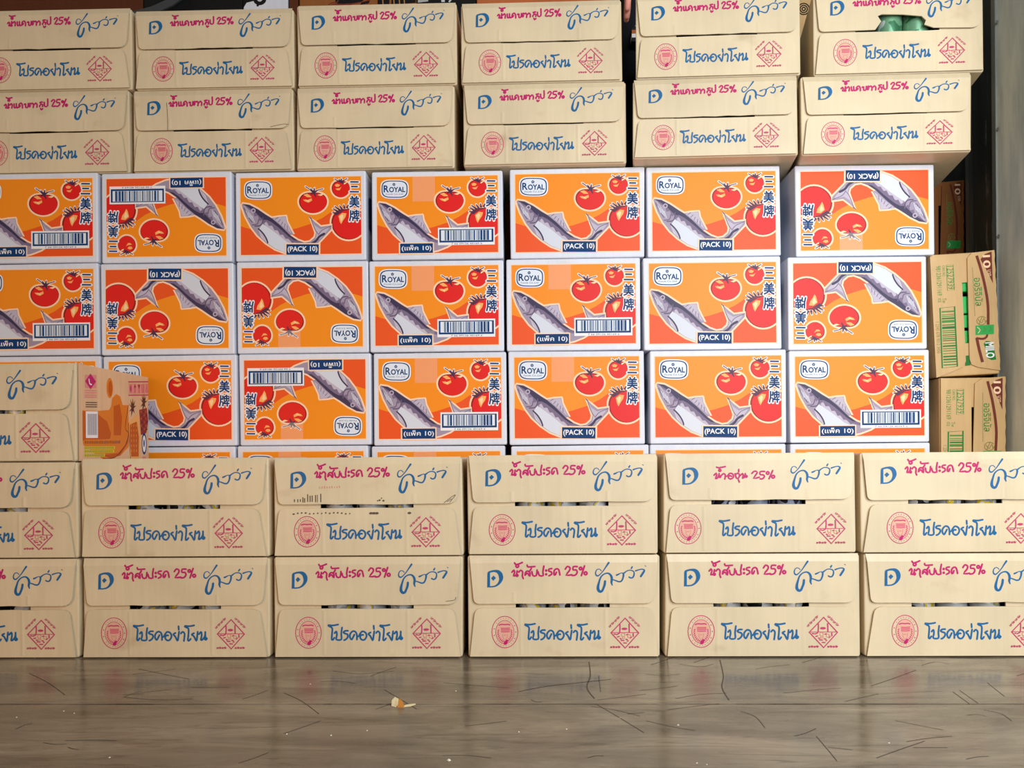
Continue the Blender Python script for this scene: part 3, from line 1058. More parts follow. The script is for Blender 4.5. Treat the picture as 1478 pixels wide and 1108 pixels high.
def fish_art(g, W, H, code, flip, y0=0.0):
    x0_, x1_, z0_, z1_ = 35, 1445, 30, 975          # crop frame of the front

    def q(x, y):
        # take out the photographed skew, then to metres
        y2 = y + (x - 100) / 1290.0 * (35 - 15 * (y - 105) / 815.0)
        x2 = x - 14 * (y - 105) / 815.0
        u, v = (x2 - 38) / 1405.0, 1 - (y2 - 42) / 945.0
        if flip:
            u, v = 1 - u, 1 - v
        return ((u - 0.5) * W, v * H)

    def q2(x, y):
        # bar code variant crop -> same frame, no skew
        u, v = (x - 15) / 1425.0, 1 - (y - 20) / 990.0
        if flip:
            u, v = 1 - u, 1 - v
        return ((u - 0.5) * W, v * H)
    kx = W / 1405.0
    ax, az = sorted((q(100, 105)[0], q(1385, 105)[0])), sorted((q(100, 920)[1], q(100, 105)[1]))
    A = (ax[0], az[0], ax[1], az[1])

    def P(pts, m_, cl=False, f=q):
        pp = [f(*t) for t in pts]
        if cl:
            pp = clip(pp, *A)
        if len(pp) > 2:
            g.poly(pp, m_, y0)

    def S(pts, w, m_, f=q, **kw):
        g.ribbon([f(t[0], t[1]) + (((t[2] if len(t) > 2 else w) * kx),) for t in pts], w * kx, m_, y0, **kw)

    def E(cx, cy, rx, ry, n=28, a=0.0):
        return [(cx + rx * math.cos(t) * math.cos(a) - ry * math.sin(t) * math.sin(a), cy + rx * math.cos(t) * math.sin(a) + ry * math.sin(t) * math.cos(a))
                for t in [2 * math.pi * i / n for i in range(n)]]
    e = 9 * kx
    g.rect(A[0] - e, A[1] - e, A[2] + e, A[3] + e, 'cream_line', y0)
    g.rect(A[0], A[1], A[2], A[3], 'orange_light', y0)
    P([(100, 935), (100, 612), (200, 640), (400, 665), (560, 660), (700, 635), (850, 585), (980, 520), (1080, 450), (1200, 400), (1400, 380), (1420, 935)], 'orange_deep', True)
    # tomatoes
    def tomato(cx, cy, rx, ry, a=0.0, spikes=(), hl=()):
        sh = []
        for i in range(32):
            t = 2 * math.pi * i / 32
            k_ = 1.0 - 0.13 * max(0, math.cos(t + math.pi / 2 - 0)) ** 6 if ry < rx else 1.0
            x_, y_ = rx * math.cos(t) * (1 - 0.05 * math.sin(t)), ry * math.sin(t) * k_
            sh.append((cx + x_ * math.cos(a) - y_ * math.sin(a), cy + x_ * math.sin(a) + y_ * math.cos(a)))
        big = [(cx + (x_ - cx) * (1 + 18 / rx), cy + (y_ - cy) * (1 + 18 / ry)) for x_, y_ in sh]
        for s_ in spikes:
            S(s_, 21, 'white_ink', caps=True, sub=1)
        P(big, 'cream_line', True)
        P(sh, 'tomato_dark', True)
        P([(cx + (x_ - cx) * 0.94 + rx * 0.03, cy + (y_ - cy) * 0.93 + ry * 0.03) for x_, y_ in sh], 'tomato', True)
        for h_, m_ in hl:
            P(h_, m_, True)
        for s_ in spikes:
            S([(s_[0][0], s_[0][1], 24)] + [(t[0], t[1], 9) for t in s_[1:]], 20, 'stem', caps=False, sub=1)
    tomato(878, 352, 150, 118, 0.0,
           [[(885, 250), (840, 215), (795, 185)], [(885, 250), (868, 225), (850, 205)], [(885, 250), (893, 200)], [(885, 250), (930, 222), (985, 208)], [(885, 250), (908, 298)], [(885, 250), (850, 270)]],
           [([(775, 275), (815, 262), (850, 285), (862, 300), (815, 300)], 'highlight'), ([(770, 325), (820, 330), (862, 310), (868, 335), (830, 358), (790, 345)], 'highlight'),
            ([(925, 275), (985, 255), (1005, 262), (960, 285)], 'highlight_pale'), ([(790, 322), (835, 338), (850, 335), (825, 348)], 'highlight_pale')])
    tomato(1172, 205, 97, 94, 0.0,
           [[(1175, 135), (1130, 118), (1105, 100)], [(1175, 135), (1150, 105)], [(1175, 135), (1178, 95)], [(1175, 135), (1215, 110), (1240, 95)], [(1175, 135), (1205, 150)]],
           [([(1108, 165), (1135, 152), (1165, 165), (1150, 185), (1120, 185)], 'highlight'), ([(1115, 205), (1160, 200), (1180, 185), (1160, 222), (1135, 222)], 'highlight'), ([(1195, 150), (1235, 130), (1245, 135), (1210, 160)], 'highlight_pale')])
    tomato(1262, 575, 187, 176, 0.0,
           [[(1170, 440), (1110, 395)], [(1150, 455), (1090, 420)], [(1130, 470), (1085, 462)], [(1190, 430), (1160, 385)], [(1215, 420), (1205, 375)], [(1240, 415), (1255, 372)], [(1120, 485), (1200, 440), (1260, 420)]],
           [([(1150, 500), (1190, 465), (1235, 470), (1225, 510), (1200, 545), (1180, 585), (1165, 560)], 'highlight'), ([(1160, 505), (1190, 480), (1205, 500), (1185, 560)], 'highlight_pale'), ([(1230, 430), (1290, 425), (1270, 450)], 'tomato')])
    # fish
    body = [(125, 375), (200, 385), (290, 430), (380, 490), (440, 525), (515, 512), (590, 505), (600, 560), (640, 640), (672, 695), (640, 707), (720, 760), (790, 785), (850, 775), (900, 730),
            (912, 680), (885, 600), (845, 508), (900, 565), (965, 615), (1080, 598), (1075, 640), (1000, 720), (940, 785), (860, 840), (760, 880), (660, 900), (580, 892), (480, 855),
            (380, 790), (290, 710), (220, 620), (160, 510), (130, 430), (118, 392)]
    S(body, 34, 'cream_line', closed=True, sub=1)
    S([body[6], body[7]], 34, 'cream_line', sub=1)
    P(body[::-1], 'fish')
    P([(340, 590), (440, 640), (560, 730), (660, 800), (640, 895), (570, 886), (480, 850), (385, 785), (330, 730), (300, 650)][::-1], 'fish_belly')
    P([(360, 560), (430, 600), (540, 690), (640, 765), (720, 800), (700, 820), (600, 775), (480, 680), (370, 605)][::-1], 'fish_pale')
    back = [(125, 377), (200, 387), (290, 432), (380, 492), (440, 527), (530, 600), (640, 707), (720, 760), (790, 786), (850, 780), (830, 812), (740, 800), (690, 785), (660, 790), (620, 745),
            (590, 745), (560, 700), (530, 705), (505, 655), (470, 655), (445, 605), (410, 610), (385, 560), (350, 590), (335, 545), (310, 560), (290, 500), (255, 510), (240, 450), (200, 440), (160, 405)]
    P(back[::-1], 'fish_mid')
    P([(130, 378), (200, 388), (290, 434), (380, 494), (440, 529), (530, 602), (640, 709), (720, 765), (680, 760), (620, 720), (560, 665), (500, 615), (440, 570), (390, 545), (350, 545), (320, 520), (270, 470), (210, 425), (160, 395)][::-1], 'fish_dark')
    P([(455, 528), (515, 516), (585, 510), (596, 562), (632, 640), (655, 690), (600, 645), (530, 590)][::-1], 'fish_pale')
    for t in range(5):
        S([(475 + t * 34, 540 + t * 28), (510 + t * 24, 518 + t * 22)], 7, 'fish_mid', sub=1, caps=False)
    S([(345, 520), (342, 570), (318, 605), (262, 612)], 13, 'fish_line')
    S([(300, 540), (285, 590), (230, 600)], 9, 'fish_line')
    S([(140, 420), (180, 500), (230, 570)], 8, 'fish_line')
    S([(150, 400), (200, 470), (240, 530)], 8, 'fish_pale')
    for t in range(4):
        S([(165 + 22 * t, 450 + 18 * t), (195 + 20 * t, 520 + 18 * t)], 7, 'fish_belly', sub=1)
    cx, cz = q(243, 448)
    g.disc(cx, cz, 24 * kx, 24 * kx, 'fish_pale', y0, 14)
    g.disc(cx, cz, 14 * kx, 14 * kx, 'fish_line', y0, 12)
    P([(300, 640), (325, 655), (360, 705), (400, 785), (372, 772), (330, 715)][::-1], 'fish_pale')
    S([(300, 640), (350, 690), (385, 745), (400, 788)], 15, 'fish_dark')
    P([(852, 525), (900, 600), (960, 640), (1060, 610), (1040, 650), (960, 740), (905, 770), (920, 690)][::-1], 'fish_pale')
    S([(1000, 690), (950, 720), (910, 770), (860, 800)], 24, 'fish_dark')
    S([(855, 520), (900, 640), (935, 690)], 8, 'fish_mid')
    S([(1070, 610), (980, 650), (940, 700)], 8, 'fish_mid')
    # characters

    def T(body_, x0, y0_, x1, y1, m_, bold, f=q):
        (a0, b0), (a1, b1) = f(x0, y1), f(x1, y0_)
        V, F = glyphs(body_, bold)
        lx, hx = min(v[0] for v in V), max(v[0] for v in V)
        lz, hz = min(v[1] for v in V), max(v[1] for v in V)
        y_ = y0 - g.off()
        g.add([(a0 + (v[0] - lx) / (hx - lx) * (a1 - a0), y_, b0 + (v[1] - lz) / (hz - lz) * (b1 - b0)) for v in V], F, m_)
    for wd, m_ in ((32, 'white_ink'), (15.5, 'navy')):
        for st in CHARS:
            S(st, wd, m_, sub=1, caps=(m_ == 'white_ink'))
    # badge
    sup = [(292 + 139 * math.copysign(abs(math.cos(t)) ** 0.55, math.cos(t)), 231 + 92 * math.copysign(abs(math.sin(t)) ** 0.62, math.sin(t))) for t in [2 * math.pi * i / 40 for i in range(40)]]

    def sc(k_):
        return [(292 + (x_ - 292) * k_, 231 + (y_ - 231) * (1 + (k_ - 1) * 1.3)) for x_, y_ in sup]
    P(sc(1.09)[::-1], 'white_ink')
    P(sup[::-1], 'navy')
    P(sc(0.92)[::-1], 'badge')
    T('OYAL', 234, 204, 406, 266, 'navy', 0.03)
    T('R', 176, 190, 232, 267, 'navy', 0.025)
    T('Foods Co.,Ltd', 200, 272, 382, 296, 'navy', 0.0)
    for i in range(5):
        a = math.pi / 2 + i * 2 * math.pi / 5
        P(E(285 + 10 * math.cos(a), 181 - 10 * math.sin(a), 7, 7, 8)[::-1], 'navy')
    P(E(285, 181, 5, 5, 8)[::-1], 'badge')
    # pack label and bar code
    if code:
        P([(312, 955), (692, 955), (692, 822), (312, 822)], 'cream_line', f=q2)
        P([(326, 940), (680, 940), (680, 832), (326, 832)], 'navy', f=q2)
        T('(แพ็ค 10)', 342, 850, 664, 922, 'white_ink', 0.012, q2)
        P([(735, 856), (1346, 856), (1346, 662), (735, 662)], 'white_ink', f=q2)
        P([(750, 826), (1332, 826), (1332, 680), (750, 680)], 'navy', f=q2)
        P([(768, 806), (1312, 806), (1312, 690), (768, 690)], 'badge', f=q2)
        rr_ = random.Random(11)
        x_ = 806
        while x_ < 1270:
            w_ = rr_.choice((7, 10, 15, 21))
            P([(x_, 804), (x_ + w_, 804), (x_ + w_, 692), (x_, 692)], 'navy' if rr_.random() < 0.6 else 'bar_grey', f=q2)
            x_ += w_ + rr_.choice((6, 9, 14))
        T('7 66 09126 40169 6', 880, 832, 1210, 850, 'navy', 0.0, q2)
    else:
        P([(585, 918), (962, 918), (962, 790), (585, 790)], 'cream_line', f=q)
        P([(600, 915), (945, 915), (945, 803), (600, 803)], 'navy', f=q)
        T('(PACK 10)', 614, 822, 930, 897, 'white_ink', 0.022, q)


def fish_carton(label, W, D, H, x, yf, z, code, flip, art_h=None, tape='', yaw=0.0):
    root = thing('fish_carton', label, 'carton', (x, yf, z), (0, 0, yaw), 'orange tinned fish cartons')
    g = Geo()
    shell(g, W, D, H, 'white_board', None, r=0.004, jit=0.0025)
    ah = art_h or H
    k = len(g.v)
    a = Geo()
    fish_art(a, W, ah, code, flip)
    if art_h:
        a.map(lambda X, Y, Z: (X, Y, Z + H - ah))
    base = len(g.v)
    g.v += a.v
    for f_, mi_ in zip(a.f, a.m):
        g.f.append([base + i for i in f_])
        g.m.append(g.mi(a.names[mi_]))
    # navy print on the right side
    b = len(g.v)
    xx = W / 2 + 0.0004
    g.add([(xx, 0.03, H - ah * 0.62), (xx, 0.10, H - ah * 0.66), (xx, 0.10, H - ah * 0.22), (xx, 0.03, H - ah * 0.26)], [(0, 1, 2, 3)], 'navy')
    g.obj('carton_body', root)
    tx = -0.10 * W
    for ch in tape:
        t = Geo()
        tw = 0.028
        n = 6
        if ch == 'T':
            zs = [H - 0.0015 - i * 0.075 / n for i in range(n + 1)]
        else:
            zs = [0.002 + i * 0.055 / n for i in range(n + 1)][::-1]
        vs = []
        for i, z_ in enumerate(zs):
            vs += [(tx - tw, -0.0011, z_), (tx + tw, -0.0011, z_)]
        fs = [(2 * i, 2 * i + 2, 2 * i + 3, 2 * i + 1) for i in range(n)]
        t.add(vs, fs, 'clear_tape')
        o = t.obj('packing_tape', root)
        o['label'] = 'clear packing tape'
    return root


Y2, TD = 1.905, 0.245
TE = dict(A=[(-52, 142.5), (147, 335), (338.6, 529), (536, 726.5), (735.3, 931.3), (933, 1127.6), (1147.5, 1349)],
          B=[(-50, 143), (145.6, 338.5), (341, 531.5), (533, 727.5), (730, 925.5), (928.3, 1128.5), (1136.5, 1338.6)],
          C=[(-45, 145), (149, 342), (344.5, 536), (538, 731.5), (734, 931), (937, 1136), (1139.5, 1343)],
          D=[(-45, 146), (150, 340), (343, 533), (536.5, 730), (737.5, 937), (938.5, 1136.6), (1139.5, 1343)])
TB = [[250, 248, 246.5, 246, 241, 239, 237], [380, 379, 376, 374.5, 372, 370, 369.5], [513, 512, 509.5, 507.5, 505.5, 504.5, 504.5], [645, 644, 642.5, 642.5, 641.5, 640, 638.5]]
KIND = dict(A=['n0', 'c1', 'p0', 'c0', 'p0', 'p0', 'p1'], B=['c0', 'p1', 'p1', 'c0', 'c0', 'p0', 'p1'],
            C=['p0', 'p0', 'c1', 'c0', 'p0', 'p0', 'c0'], D=['p0'] * 7)
KIND['A'][0] = 'c0'
TAPE = {('A', 3): 'T', ('B', 3): 'TB', ('C', 3): 'T', ('B', 2): 'B', ('B', 4): 'T', ('D', 2): 'T', ('D', 3): 'T', ('C', 2): 'B', ('C', 4): 'T', ('A', 6): 'B'}
ROWN = dict(A='top fish row', B='middle fish row', C='lower fish row', D='half-hidden bottom fish row')
TOPZ = []
for c in range(7):
    zs = []
    for b in range(4):
        l, r_ = TE['ABCD'[min(b, 3)]][c]
        zs.append(at_y((l + r_) / 2, TB[b][c], Y2).z)
    TOPZ.append(zs[0])
    for k, row in enumerate('ABCD'):
        l, r_ = TE[row][c]
        yc = (TB[k][c] + (TB[k + 1][c] if k < 3 else 760)) / 2
        xl, xr = at_y(l, yc, Y2).x, at_y(r_, yc, Y2).x
        zt, zb = zs[k], (zs[k + 1] if k < 3 else 0.0)
        kd = KIND[row][c]
        what = []
        if kd[1] == '1':
            what.append('upside-down')
        desc = ('upside-down ' if kd[1] == '1' else '') + 'orange fish and tomato carton' + (' with barcode' if kd[0] == 'c' else '')
        lab = '%s, %s from left, %s' % (desc, ORD[c], ROWN[row])
        fish_carton(lab, xr - xl, TD, zt - zb - 0.0008, (xl + xr) / 2, Y2 + random.uniform(-0.002, 0.003), zb + 0.0004, kd[0] == 'c', kd[1] == '1',
                    art_h=0.23 if row == 'D' else None, tape=TAPE.get((row, c), ''))

# ------------------------------------------------------------------ top rows of drink cartons
YT = [1.915, 1.912, 1.905, 1.89, 1.858, 1.842]
T2 = [(-45, 188), (192, 424.5), (427.5, 657), (667.5, 904), (912.5, 1152.5), (1155.5, 1403)]
T1 = [(-40, 191.5), (194.6, 425.5), (428.5, 661), (664.5, 898), (916.5, 1156), (1173, 1421)]
T2T = [131.5, 129, 125, 120, 112, 107.5]
T1T = [14, 14, 6, 2.5, -9, -17]
for c in range(6):
    yf = YT[c]
    l, r_ = T2[c]
    yaw = math.radians((0, 0, 0, -0.4, -1.2, -1.0)[c])
    sk = 0.2 * math.sin(-yaw)
    xl, xr = at_y(l, 180, yf + sk).x, at_y(r_, 180, yf - sk).x
    zb = max(TOPZ[i] for i in range(7) if at_y(TE['A'][i][0], 240, Y2).x < xr and at_y(TE['A'][i][1], 240, Y2).x > xl) + 0.0006
    zt = at_y((l + r_) / 2, T2T[c], yf).z
    W = (xr - xl) / math.cos(yaw)
    gx = 'top rows of drink cartons'
    drink_carton('cream cantaloupe drink carton, %s from the left in the row above the fish cartons' % ORD[c], W, 0.25 if c == 5 else CD, zt - zb - 0.0008, 'cantaloupe',
                 (xl + xr) / 2, yf, zb, yaw, gx, skew=(0, 0, 0.004, 0.012, 0.034, 0.045)[c], gap=0.503, gap_low=0.484, open_up=(0.02, 0.022, 0.012, 0.014, 0.016, 0.012)[c],
                 curl=[[(0.225, 0.5), (0.225, 0.62), (0.222, 0.75), (0.218, 0.84)], [(0.86, 0.52), (0.94, 0.55), (0.975, 0.54)]] if c == 1 else None)
    zb = zt
    l, r_ = T1[c]
    xl, xr = at_y(l, 70, yf + sk).x, at_y(r_, 70, yf - sk).x
    zt = at_y((l + r_) / 2, T1T[c], yf).z
    
    drink_carton('torn cream cantaloupe drink carton showing green cans, rightmost in the topmost row' if c == 5 else 'cream cantaloupe drink carton, %s from the left in the topmost row' % ORD[c], (xr - xl) / math.cos(yaw), 0.25 if c == 5 else CD, zt - zb - 0.0008, 'cantaloupe',
                 (xl + xr) / 2, yf, zb + 0.0004, yaw, gx, skew=(0, 0, 0.004, 0.012, 0.034, 0.045)[c], gap=0.503, gap_low=0.484, torn=(c == 5),
                 open_up=(0.02, 0.014, 0.014, 0.012, 0.012, 0.008)[c])
    if c == 5:
        for i, px in enumerate((1278, 1317)):
            q_ = at_y(px, 40, yf + 0.05)
            can((q_.x, yf + 0.037, zb + 0.006), 'can_label_green', 'green drink can, %s of two seen through the torn carton flap' % ('left' if i == 0 else 'right'),
                'green cans in the torn carton', h=0.165)

# ------------------------------------------------------------------ malt drink cartons by the right wall
def malt_carton(label, x, yf, z, W, D, H, tilt, art_h, packs=True, mat='kraft_board', close=0):
    root = thing('malt_drink_carton', label, 'carton', (x, yf, z), (0, tilt, 0), 'kraft malt drink cartons by the wall')
    g = Geo()
    z1 = H

    def q(x_, y_):      # crop pixels (scale 3.693) -> metres on the front
        t = (y_ - 26) / 648.0
        u = (x_ - (30 + 46 * t)) / (354 - 8 * t)
        return ((u - 0.5) * W, z1 - t * art_h)
    a0, b0 = q(212, 505), q(252, 185)
    hole = (a0[0] - 0.006, a0[1], b0[0] + 0.008, b0[1])
    shell(g, W, D, H, mat, hole, cav=0.10, r=0.004, jit=0.003)
    g.obj('carton_body', root)
    yp = -0.0042
    # left flap
    g = Geo()
    tip = [q(36, 32), q(175, 40), q(196, 66), q(203, 90), q(212, 200), q(224, 400), q(236, 600), q(222, 628), q(150, 655), q(80, 678)]
    plate(g, tip[::-1], yp, -0.0012, mat)
    k0 = W / 354

    def R(x0, y0, x1, y1, m_):
        g.poly([q(x0, y1), q(x1, y1), q(x1, y0), q(x0, y0)], m_, yp)

    def S(pts, w, m_, **kw):
        g.ribbon([q(*t) for t in pts], w * k0, m_, yp, **kw)

    def TX(body_, x0, y0, x1, y1, m_, bold=0.0):
        A, B = q(x0, y1), q(x1, y0)
        g.text(body_, A[0], A[1], B[0], B[1], m_, yp, bold, 90)
    S([(126, 90), (163, 90), (171, 224), (133, 224)], 3, 'green_ink', closed=True, sub=1)
    TX('12527939', 136, 96, 164, 218, 'green_ink')
    TX('CAN NO.', 106, 92, 118, 150, 'green_ink')
    TX('9812361291169', 80, 92, 94, 248, 'green_ink')
    TX('02', 84, 262, 98, 284, 'green_ink')
    TX('Tw', 108, 262, 126, 288, 'green_ink')
    S([(94, 314), (172, 310), (190, 624), (110, 629)], 8, 'green_dark', closed=True, sub=1)
    rr_ = random.Random(5)
    y_ = 330
    while y_ < 612:
        h_ = rr_.choice((4, 5, 8, 13))
        t = (y_ - 312) / 315
        R(102 + 15 * t, y_, 170 + 17 * t, y_ + h_, 'green_dark' if rr_.random() < 0.5 else 'green_ink')
        y_ += h_ + rr_.choice((5, 7, 10))
    TX('1 2345 678 9012 3456', 82, 385, 90, 550, 'sketch_ink')
    g.obj('side_flap', root)
    # right flap
    g = Geo()
    edge = []
    for i in range(25):
        t = i / 24
        edge.append(q(386 + 33 * t + 2.0 * math.sin(i * 2.1), 26 + 632 * t))
    pts = [q(240 - close, 60)] + [q(262, 34)] + edge + [q(300, 634), q(266, 618), q(256 - close, 590), q(250 - close, 400), q(244 - close, 200)]
    plate(g, pts[::-1], yp, -0.0012, mat)
    g.poly([q(*t) for t in ((310, 70), (335, 44), (371, 33), (374, 110), (378, 200), (350, 140))][::-1], 'brown_ink', yp)
    TX('10', 326, 50, 362, 118, 'cream_line', 0.02)
    TX('บาท', 350, 128, 366, 160, 'cream_line')
    S([(290, 50), (318, 140), (340, 235), (352, 320), (353, 415)], 15, 'brown_ink', caps=False, sub=3)
    S([(350, 455), (345, 478), (325, 488), (290, 482)], 12, 'brown_ink', caps=False, sub=3)
    S([(292, 480), (305, 540), (324, 610)], 16, 'brown_ink', caps=False, sub=2)
    TX('ออริจินัล', 284, 166, 318, 314, 'green_ink', 0.012)
    for i in range(30):
        S([(267 + i * 0.5, 112 + i * 8.6), (268 + i * 0.5, 117 + i * 8.6)], 4, 'sketch_ink', sub=1, caps=False)
    S([(318 + 26 * math.cos(t * 0.7), 392 + 22 * math.sin(t * 0.7)) for t in range(9)], 4, 'sketch_ink', sub=2)
    S([(300, 385), (318, 405), (330, 380), (338, 402)], 4, 'sketch_ink', sub=2)
    S([(305, 410), (320, 372)], 4, 'sketch_ink', sub=1)
    R(285, 416, 384, 466, 'green_bright')
    for xx in (300, 330, 362):
        S([(xx, 428), (xx + 8, 440), (xx - 4, 450)], 6, 'green_ink', sub=2)
    S([(296, 426), (310, 440), (300, 455)], 5, 'leaf_pale', sub=2)
    g.poly([q(*t) for t in ((330, 515), (342, 500), (362, 503), (380, 520), (386, 545), (392, 575), (396, 600), (372, 602), (350, 590), (344, 565), (350, 550), (338, 538))][::-1], 'green_dark', yp)
    TX('MILO', 342, 508, 384, 590, 'white_ink', 0.03)
    g.obj('side_flap', root)
    if packs:
        # dark green strip at the bottom of the slot
        g = Geo()
        g.poly([q(*t) for t in ((238, 570), (254, 570), (264, 622), (236, 624))][::-1], 'green_dark', -0.0006)
        g.obj('inner_flap', root)['label'] = 'green strip of inner flap'
    return root, q


PK = {}


def drink_pack(loc, tilt, label, W=0.062, D=0.04, H=0.0425):
    if 'm' not in PK:
        g = Geo()
        shell(g, W, D, H, 'green_pack', None, r=0.007, jit=0)
        g.rect(-0.012, 0.008, -0.004, 0.036, 'green_highlight')  # highlight painted on the pack as a paler green band
        PK['m'] = g.mesh('drink_pack')
    o = bpy.data.objects.new('drink_pack', PK['m'])
    COL.objects.link(o)
    o.location = loc
    o.rotation_euler = (0, tilt, 0)
    tag(o, label, 'drink pack', 'green drink packs in the kraft carton')


YM = 1.92
tl, tr = at_y(1338.5, 366, YM), at_y(1434, 362, YM)
bl, br = at_y(1350, 542, YM), at_y(1442.5, 541, YM)
MW = ((tr.x - tl.x) + (br.x - bl.x)) / 2
MH = ((tl.z - bl.z) + (tr.z - br.z)) / 2
tilt = -math.atan2(((bl.x - tl.x) + (br.x - tr.x)) / 2, MH)
MX0 = (bl.x + br.x) / 2
root, q = malt_carton('kraft malt drink carton with green packs showing, upper of two beside the right wall', MX0, YM, bl.z, MW, 0.5, MH, tilt, MH)
for i, (ya, yb) in enumerate(((188, 231), (251, 346), (350, 444), (466, 505))):
    xx, zz = q(230, yb if i else 283)
    if i == 0:
        zz = q(230, 231)[1]
    h = Vector((xx + 0.002, 0.006, zz))
    h.rotate(Matrix.Rotation(tilt, 3, 'Y'))
    drink_pack((MX0 + h.x, YM + h.y, bl.z + h.z), tilt, 'green drink pack, %s from the top in the slot of the upper kraft carton' % ORD[i], H=0.0425)
b2l, b2r = at_y(1352, 660, YM), at_y(1447, 660, YM)
M2X = (b2l.x + b2r.x) / 2 + 0.006
malt_carton('kraft malt drink carton, lower of two beside the right wall, behind the front drink cartons', M2X, YM, 0.0, MW, 0.5, bl.z - 0.004, 0.0, MH, packs=False, close=17)
# a dim carton further back, its shade put into a browner board colour
malt_carton('dim kraft malt drink carton standing in shadow behind the upper kraft carton', 1.19, 2.26, tl.z + 0.006, 0.14, 0.14, 0.29, 0.0, 0.29, packs=False, mat='brown_board', close=10)

# ------------------------------------------------------------------ goods glimpsed behind the top row
def back_box(name, label, cat, x0, x1, yf, mat, H=1.9, D=0.4, art=None):
    xl, xr = at_y(x0, 5, yf).x, at_y(x1, 5, yf).x
    root = thing(name, label, cat, ((xl + xr) / 2, yf, 0))
    g = Geo()
    shell(g, xr - xl, D, H, mat, None)
    if art:
        art(g, lambda px, py: ((at_y(px, py, yf).x - (xl + xr) / 2), at_y(px, py, yf).z))
    g.obj('carton_body', root)
    return root


def art_white(g, q):
    g.poly([q(351, 12), q(356, 4), q(372, 0), q(372, -30), q(351, -30)][::1], 'ink_black')
    cx, cz = q(375, -1)
    g.disc(cx, cz, 0.020, 0.018, 'ink_black')
    g.disc(cx, cz, 0.008, 0.007, 'sack_white')
    g.disc(*q(372, 8), 0.004, 0.003, 'ink_black')


def art_tan(g, q):
    for pts in ([(484, 4), (490, 6), (520, 4), (528, -2), (484, -14)], [(520, 7), (532, 5), (534, 1), (522, 3)], [(545, 8), (562, 6), (562, -12), (545, -12)], [(565, 7), (600, 4), (600, -12), (565, -12)]):
        g.poly([q(*t) for t in pts], 'ink_black')
    for pts in ([(474, 7), (480, 4), (487, 3), (488, -3)], [(484, 8), (512, 5), (534, 0)], [(478, 8), (484, 6), (508, 7)]):
        g.ribbon([q(*t) for t in pts], 0.003, 'brown_ink', caps=False)
    for x_ in (553, 569, 577, 584):
        g.ribbon([q(x_, 8), q(x_ - 1, -6)], 0.003, 'tan_line', caps=False, sub=1)


def art_black(g, q):
    g.poly([q(603, 4), q(618, 2), q(619, -20), q(604, -20)], 'grey_print')
    g.poly([q(637, 3), q(642, 3), q(642, -20), q(637, -20)], 'sack_white')
    g.ribbon([q(648, 3), q(652, -2)], 0.005, 'sack_white', caps=False, sub=1)


back_box('large_carton', 'dark brown carton in shadow above the top left drink cartons', 'carton', -60, 206, 2.30, 'dark_brown_board')
back_box('large_carton', 'black carton behind the second carton of the topmost row', 'carton', 207, 350, 2.30, 'black_board')
back_box('large_carton', 'white carton with black print above the second carton of the topmost row', 'carton', 351, 415.5, 2.30, 'white_board', art=art_white)
back_box('large_carton', 'narrow dark red-brown carton between the white and tan cartons at the top', 'carton', 416.5, 430, 2.30, 'dark_brown_board')
back_box('large_carton', 'tan carton with black lettering above the third carton of the topmost row', 'carton', 431.5, 601, 2.30, 'brown_board', art=art_tan)
back_box('large_carton', 'black carton with white stripes behind the third carton\'s right corner', 'carton', 602.5, 687, 2.30, 'black_board', art=art_black)
back_box('large_carton', 'rust brown carton above the fourth carton of the topmost row', 'carton', 688, 884, 2.30, 'rust_board')


def art_round(g, q):
    cx, cz = q(1160, 13)
    for r_ in (0.017, 0.011, 0.005):
        g.ring(cx, cz, r_, r_, 0.0035, 'ink_black')


rb = back_box('large_carton', 'brown carton with raised flap and round mark, in the gap left of torn carton', 'carton', 1108, 1152, 2.36, 'kraft_board', H=1.655)
g = Geo()
fq = lambda px, py: (at_y(px, py, 2.36).x - rb.location.x, at_y(px, py, 2.36).z)
plate(g, [fq(1090, 74), fq(1152, 74), fq(1159, 45), fq(1172, 2), fq(1180, -30), fq(1090, -30)], 0.0, 0.004, 'kraft_board')
art_round(g, fq)
g.obj('raised_flap', rb)

# grey strap draped behind the first two cartons
g = Geo()
pts = [(268, -14, 2.27), (244, 3, 2.262), (222, 13, 2.255), (203, 18, 2.25), (190, 22, 2.245), (178, 34, 2.24)]
wv = []
for px, py, yy in pts:
    a, b = at_y(px - 3, py - 4, yy), at_y(px + 4, py + 5, yy)
    wv += [(a.x, yy, a.z), (b.x, yy, b.z), (b.x, yy + 0.006, b.z), (a.x, yy + 0.006, a.z)]
n = len(pts)
fs = [(0, 1, 2, 3), tuple(4 * (n - 1) + i for i in (3, 2, 1, 0))]
for i in range(n - 1):
    for k in range(4):
        fs.append((4 * i + k, 4 * i + 4 + k, 4 * i + 4 + (k + 1) % 4, 4 * i + (k + 1) % 4))
g.add(wv, fs, 'strap')
tag(g.obj('grey_strap'), 'dark grey strap slanting down behind the two top left cartons', 'strap')


# ------------------------------------------------------------------ the worker behind the cartons
def skin_obj(name, nodes, edges, mat, parent, levels=2, root=0):
    me = bpy.data.meshes.new(name)
    me.from_pydata([q[:3] for q in nodes], edges, [])
    o = bpy.data.objects.new(name, me)
    COL.objects.link(o)
    sk = o.modifiers.new('skin', 'SKIN')
    sk.use_smooth_shade = True
    for i, q in enumerate(nodes):
        v = me.skin_vertices[0].data[i]
        v.radius = (q[3], q[4] if len(q) > 4 else q[3])
        v.use_root = (i == root)
    ss = o.modifiers.new('sub', 'SUBSURF')
    ss.levels = ss.render_levels = levels
    me.materials.append(MATS[mat])
    if parent is not None:
        o.parent = parent
    return o


